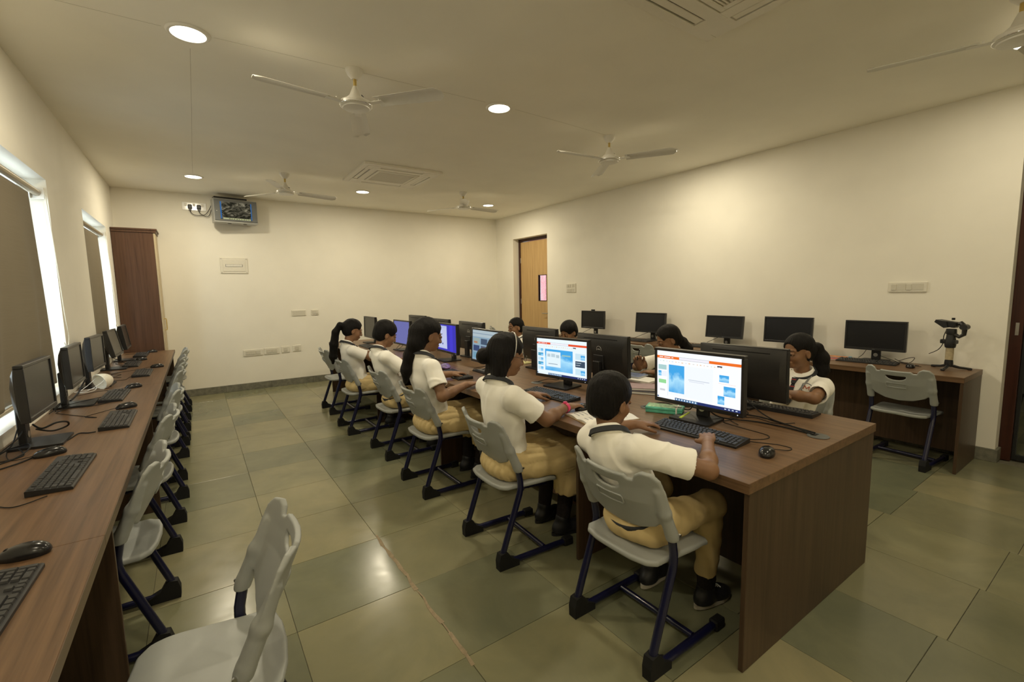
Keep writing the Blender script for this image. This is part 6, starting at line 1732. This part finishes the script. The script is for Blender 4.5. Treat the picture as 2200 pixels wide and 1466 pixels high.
girlI = person('girl looking over the screens beside the light wood door', (4.30, 4.57), PI,
    (4.080, 4.580, 0.875), (4.035, 4.590, 1.012),
    {'R': ((3.850, 4.760, 0.790), (3.690, 4.690, 0.795), (-1, -0.2, 0), (0, 0, 1), 0.5, 0.72),
     'L': ((3.850, 4.400, 0.790), (3.690, 4.470, 0.795), (-1, 0.2, 0), (0, 0, 1), 0.5, 0.72)},
    'skirt', dict(style='girl', tail=[(4.115, 4.55, 1.00), (4.15, 4.54, 0.98), (4.165, 4.53, 0.90)], radii=[0.034, 0.036, 0.018]), s=0.98, h=0.005, head_pitch=0.10, head_yaw=R(-8), seed=81, pelvis_f=0.19)

# -- small things the children wear or hold
def wrist_strap():
    el, wr = V3(2.315, 1.865, 0.765), V3(2.515, 1.932, 0.790)
    ax = unit(wr-el); c = wr-ax*0.012; o1 = unit(np.cross(ax, (0, 0, 1))); o2 = np.cross(ax, o1)
    mb = MB(); vs, fs = [], []
    for j in range(24):
        a = 2*PI*j/24; d = o1*math.cos(a)+o2*math.sin(a)
        for r, z in ((0.0255, -0.011), (0.0295, -0.011), (0.0295, 0.011), (0.0255, 0.011)): vs.append(tuple(c+d*r+ax*z))
    for j in range(24):
        for i in range(4): fs.append((j*4+i, j*4+(i+1) % 4, ((j+1) % 24)*4+(i+1) % 4, ((j+1) % 24)*4+i))
    w = girlB['put']('wrist_strap', mb.add(vs, fs).mesh('wrist_strap', [M['pink']], 40))
    w['label'] = 'pink wrist strap'
    d = unit(-o1*0.5+V3(0, 0, 1))
    q = MB().lathe([(0, 0), (0.012, 0), (0.012, 0.004), (0.010, 0.006), (0, 0.006)], 16, 0, Matrix.Translation(c+V3(0, 0, 0.0285)))
    girlB['put']('watch_face', q.mesh('watch_face', [M['pink']], 40), w)
wrist_strap()
def spectacles():
    g = girlB; hp = g['hp']; mb = MB()
    for y in (-1, 1):
        mb.tube([tuple(hp(0.1015-0.006*abs(math.cos(a)) if y*math.cos(a) > 0 else 0.1015, 0.031*y+0.021*math.cos(a), 0.001+0.016*math.sin(a))) for a in np.linspace(0, 2*PI, 21)[:-1]], 0.0014, 6, closed=True)
        mb.tube([tuple(hp(0.096, 0.052*y, 0.004)), tuple(hp(0.05, 0.0745*y, 0.004)), tuple(hp(0.0, 0.0795*y, 0.004)), tuple(hp(-0.012, 0.079*y, -0.006))], 0.0015, 6)
    mb.tube([tuple(hp(0.1015, -0.010, 0.004)), tuple(hp(0.104, 0, 0.006)), tuple(hp(0.1015, 0.010, 0.004))], 0.0014, 6)
    g['put']('spectacles', mb.mesh('spectacles', [M['bezel']], 60))
spectacles()
def crest_and_lanyard():
    g = girlF; NB, up, side, fw, s = g['NB'], g['up'], g['side'], g['fw'], g['s']
    # find the shirt front by marching along fw
    me = g['shirt'].data
    from mathutils.bvhtree import BVHTree
    mw = Matrix.Translation(g['root'].location) @ Matrix.Rotation(g['root'].rotation_euler.z, 4, 'Z')
    bv = BVHTree.FromPolygons([mw @ vv.co for vv in me.vertices], [tuple(p.vertices) for p in me.polygons])
    def front(a, b):      # a: sideways to her left, b: down from the neck base
        o = NB+side*a-up*b+fw*0.4
        hit = bv.ray_cast(Vector(o), Vector(-fw))
        return np.array(hit[0]) if hit[0] is not None else NB+side*a-up*b+fw*0.1
    ln = MB()
    for sg in (-1, 1):
        vs, fs = [], []
        path = [(0.066*sg, -0.004), (0.064*sg, 0.03), (0.055*sg, 0.07), (0.042*sg, 0.12), (0.026*sg, 0.17), (0.010*sg, 0.215)]
        P_ = [front(a, b)+fw*0.005 for a, b in path]
        for p in P_:
            vs += [tuple(p-side*0.006), tuple(p+side*0.006), tuple(p+side*0.006+fw*0.002), tuple(p-side*0.006+fw*0.002)]
        for i in range(len(P_)-1):
            for j in range(4): fs.append((i*4+j, i*4+(j+1) % 4, i*4+4+(j+1) % 4, i*4+4+j))
        ln.add(vs, fs)
    g['put']('lanyard', ln.mesh('lanyard', [M['lanyard']], 40))
    # shield shaped crest on her left chest
    cs = [(-.026, .022), (-.012, .026), (0, .028), (.012, .026), (.026, .022), (.027, -.004), (.018, -.022), (0, -.034), (-.018, -.022), (-.027, -.004)]
    ca, cb = 0.075, 0.072
    def P2(u, w, off): 
        p = front(ca+u, cb-w); return p+fw*off
    mb = MB()
    outline = [P2(u, w, 0.002) for u, w in cs]
    mb.tube([tuple(p) for p in outline], 0.0016, 6, closed=True)
    cr = g['put']('school_crest', mb.mesh('school_crest', [plain('crest_blue', (0.02, 0.05, 0.10), 0.7)], 40))
    mm = MB(); red = plain('crest_red', (0.55, 0.12, 0.05), 0.7)
    for seg in ([(-.014, -.012), (-.012, .012)], [(-.012, .012), (0, -.006)], [(0, -.006), (.012, .012)], [(.012, .012), (.014, -.012)]):
        mm.tube([tuple(P2(seg[0][0]+(seg[1][0]-seg[0][0])*t, seg[0][1]+(seg[1][1]-seg[0][1])*t, 0.002)) for t in (0, .5, 1)], 0.0022, 6)
    g['put']('crest_letter', mm.mesh('crest_letter', [red], 40), cr)
    for y in (1,):
        c = g['hp'](-0.004, 0.083*y, -0.046)
        er = MB().tube([tuple(c), tuple(c-V3(0, 0, 0.012))], 0.002, 6)
        g['put']('earring', er.mesh('earring', [M['chrome']], 40))
crest_and_lanyard()
pen = mk('pen', MB().tube([(0, 0, -0.06), (0, 0, -0.052), (0, 0, 0.085)], [0.001, 0.0042, 0.0042], 10), M['black'], None)
pen.location = (3.665, 2.385, 0.905); pen.rotation_euler = (R(22), R(-12), 0)
tag(pen, 'black pen held upright in the raised hand', 'pen')
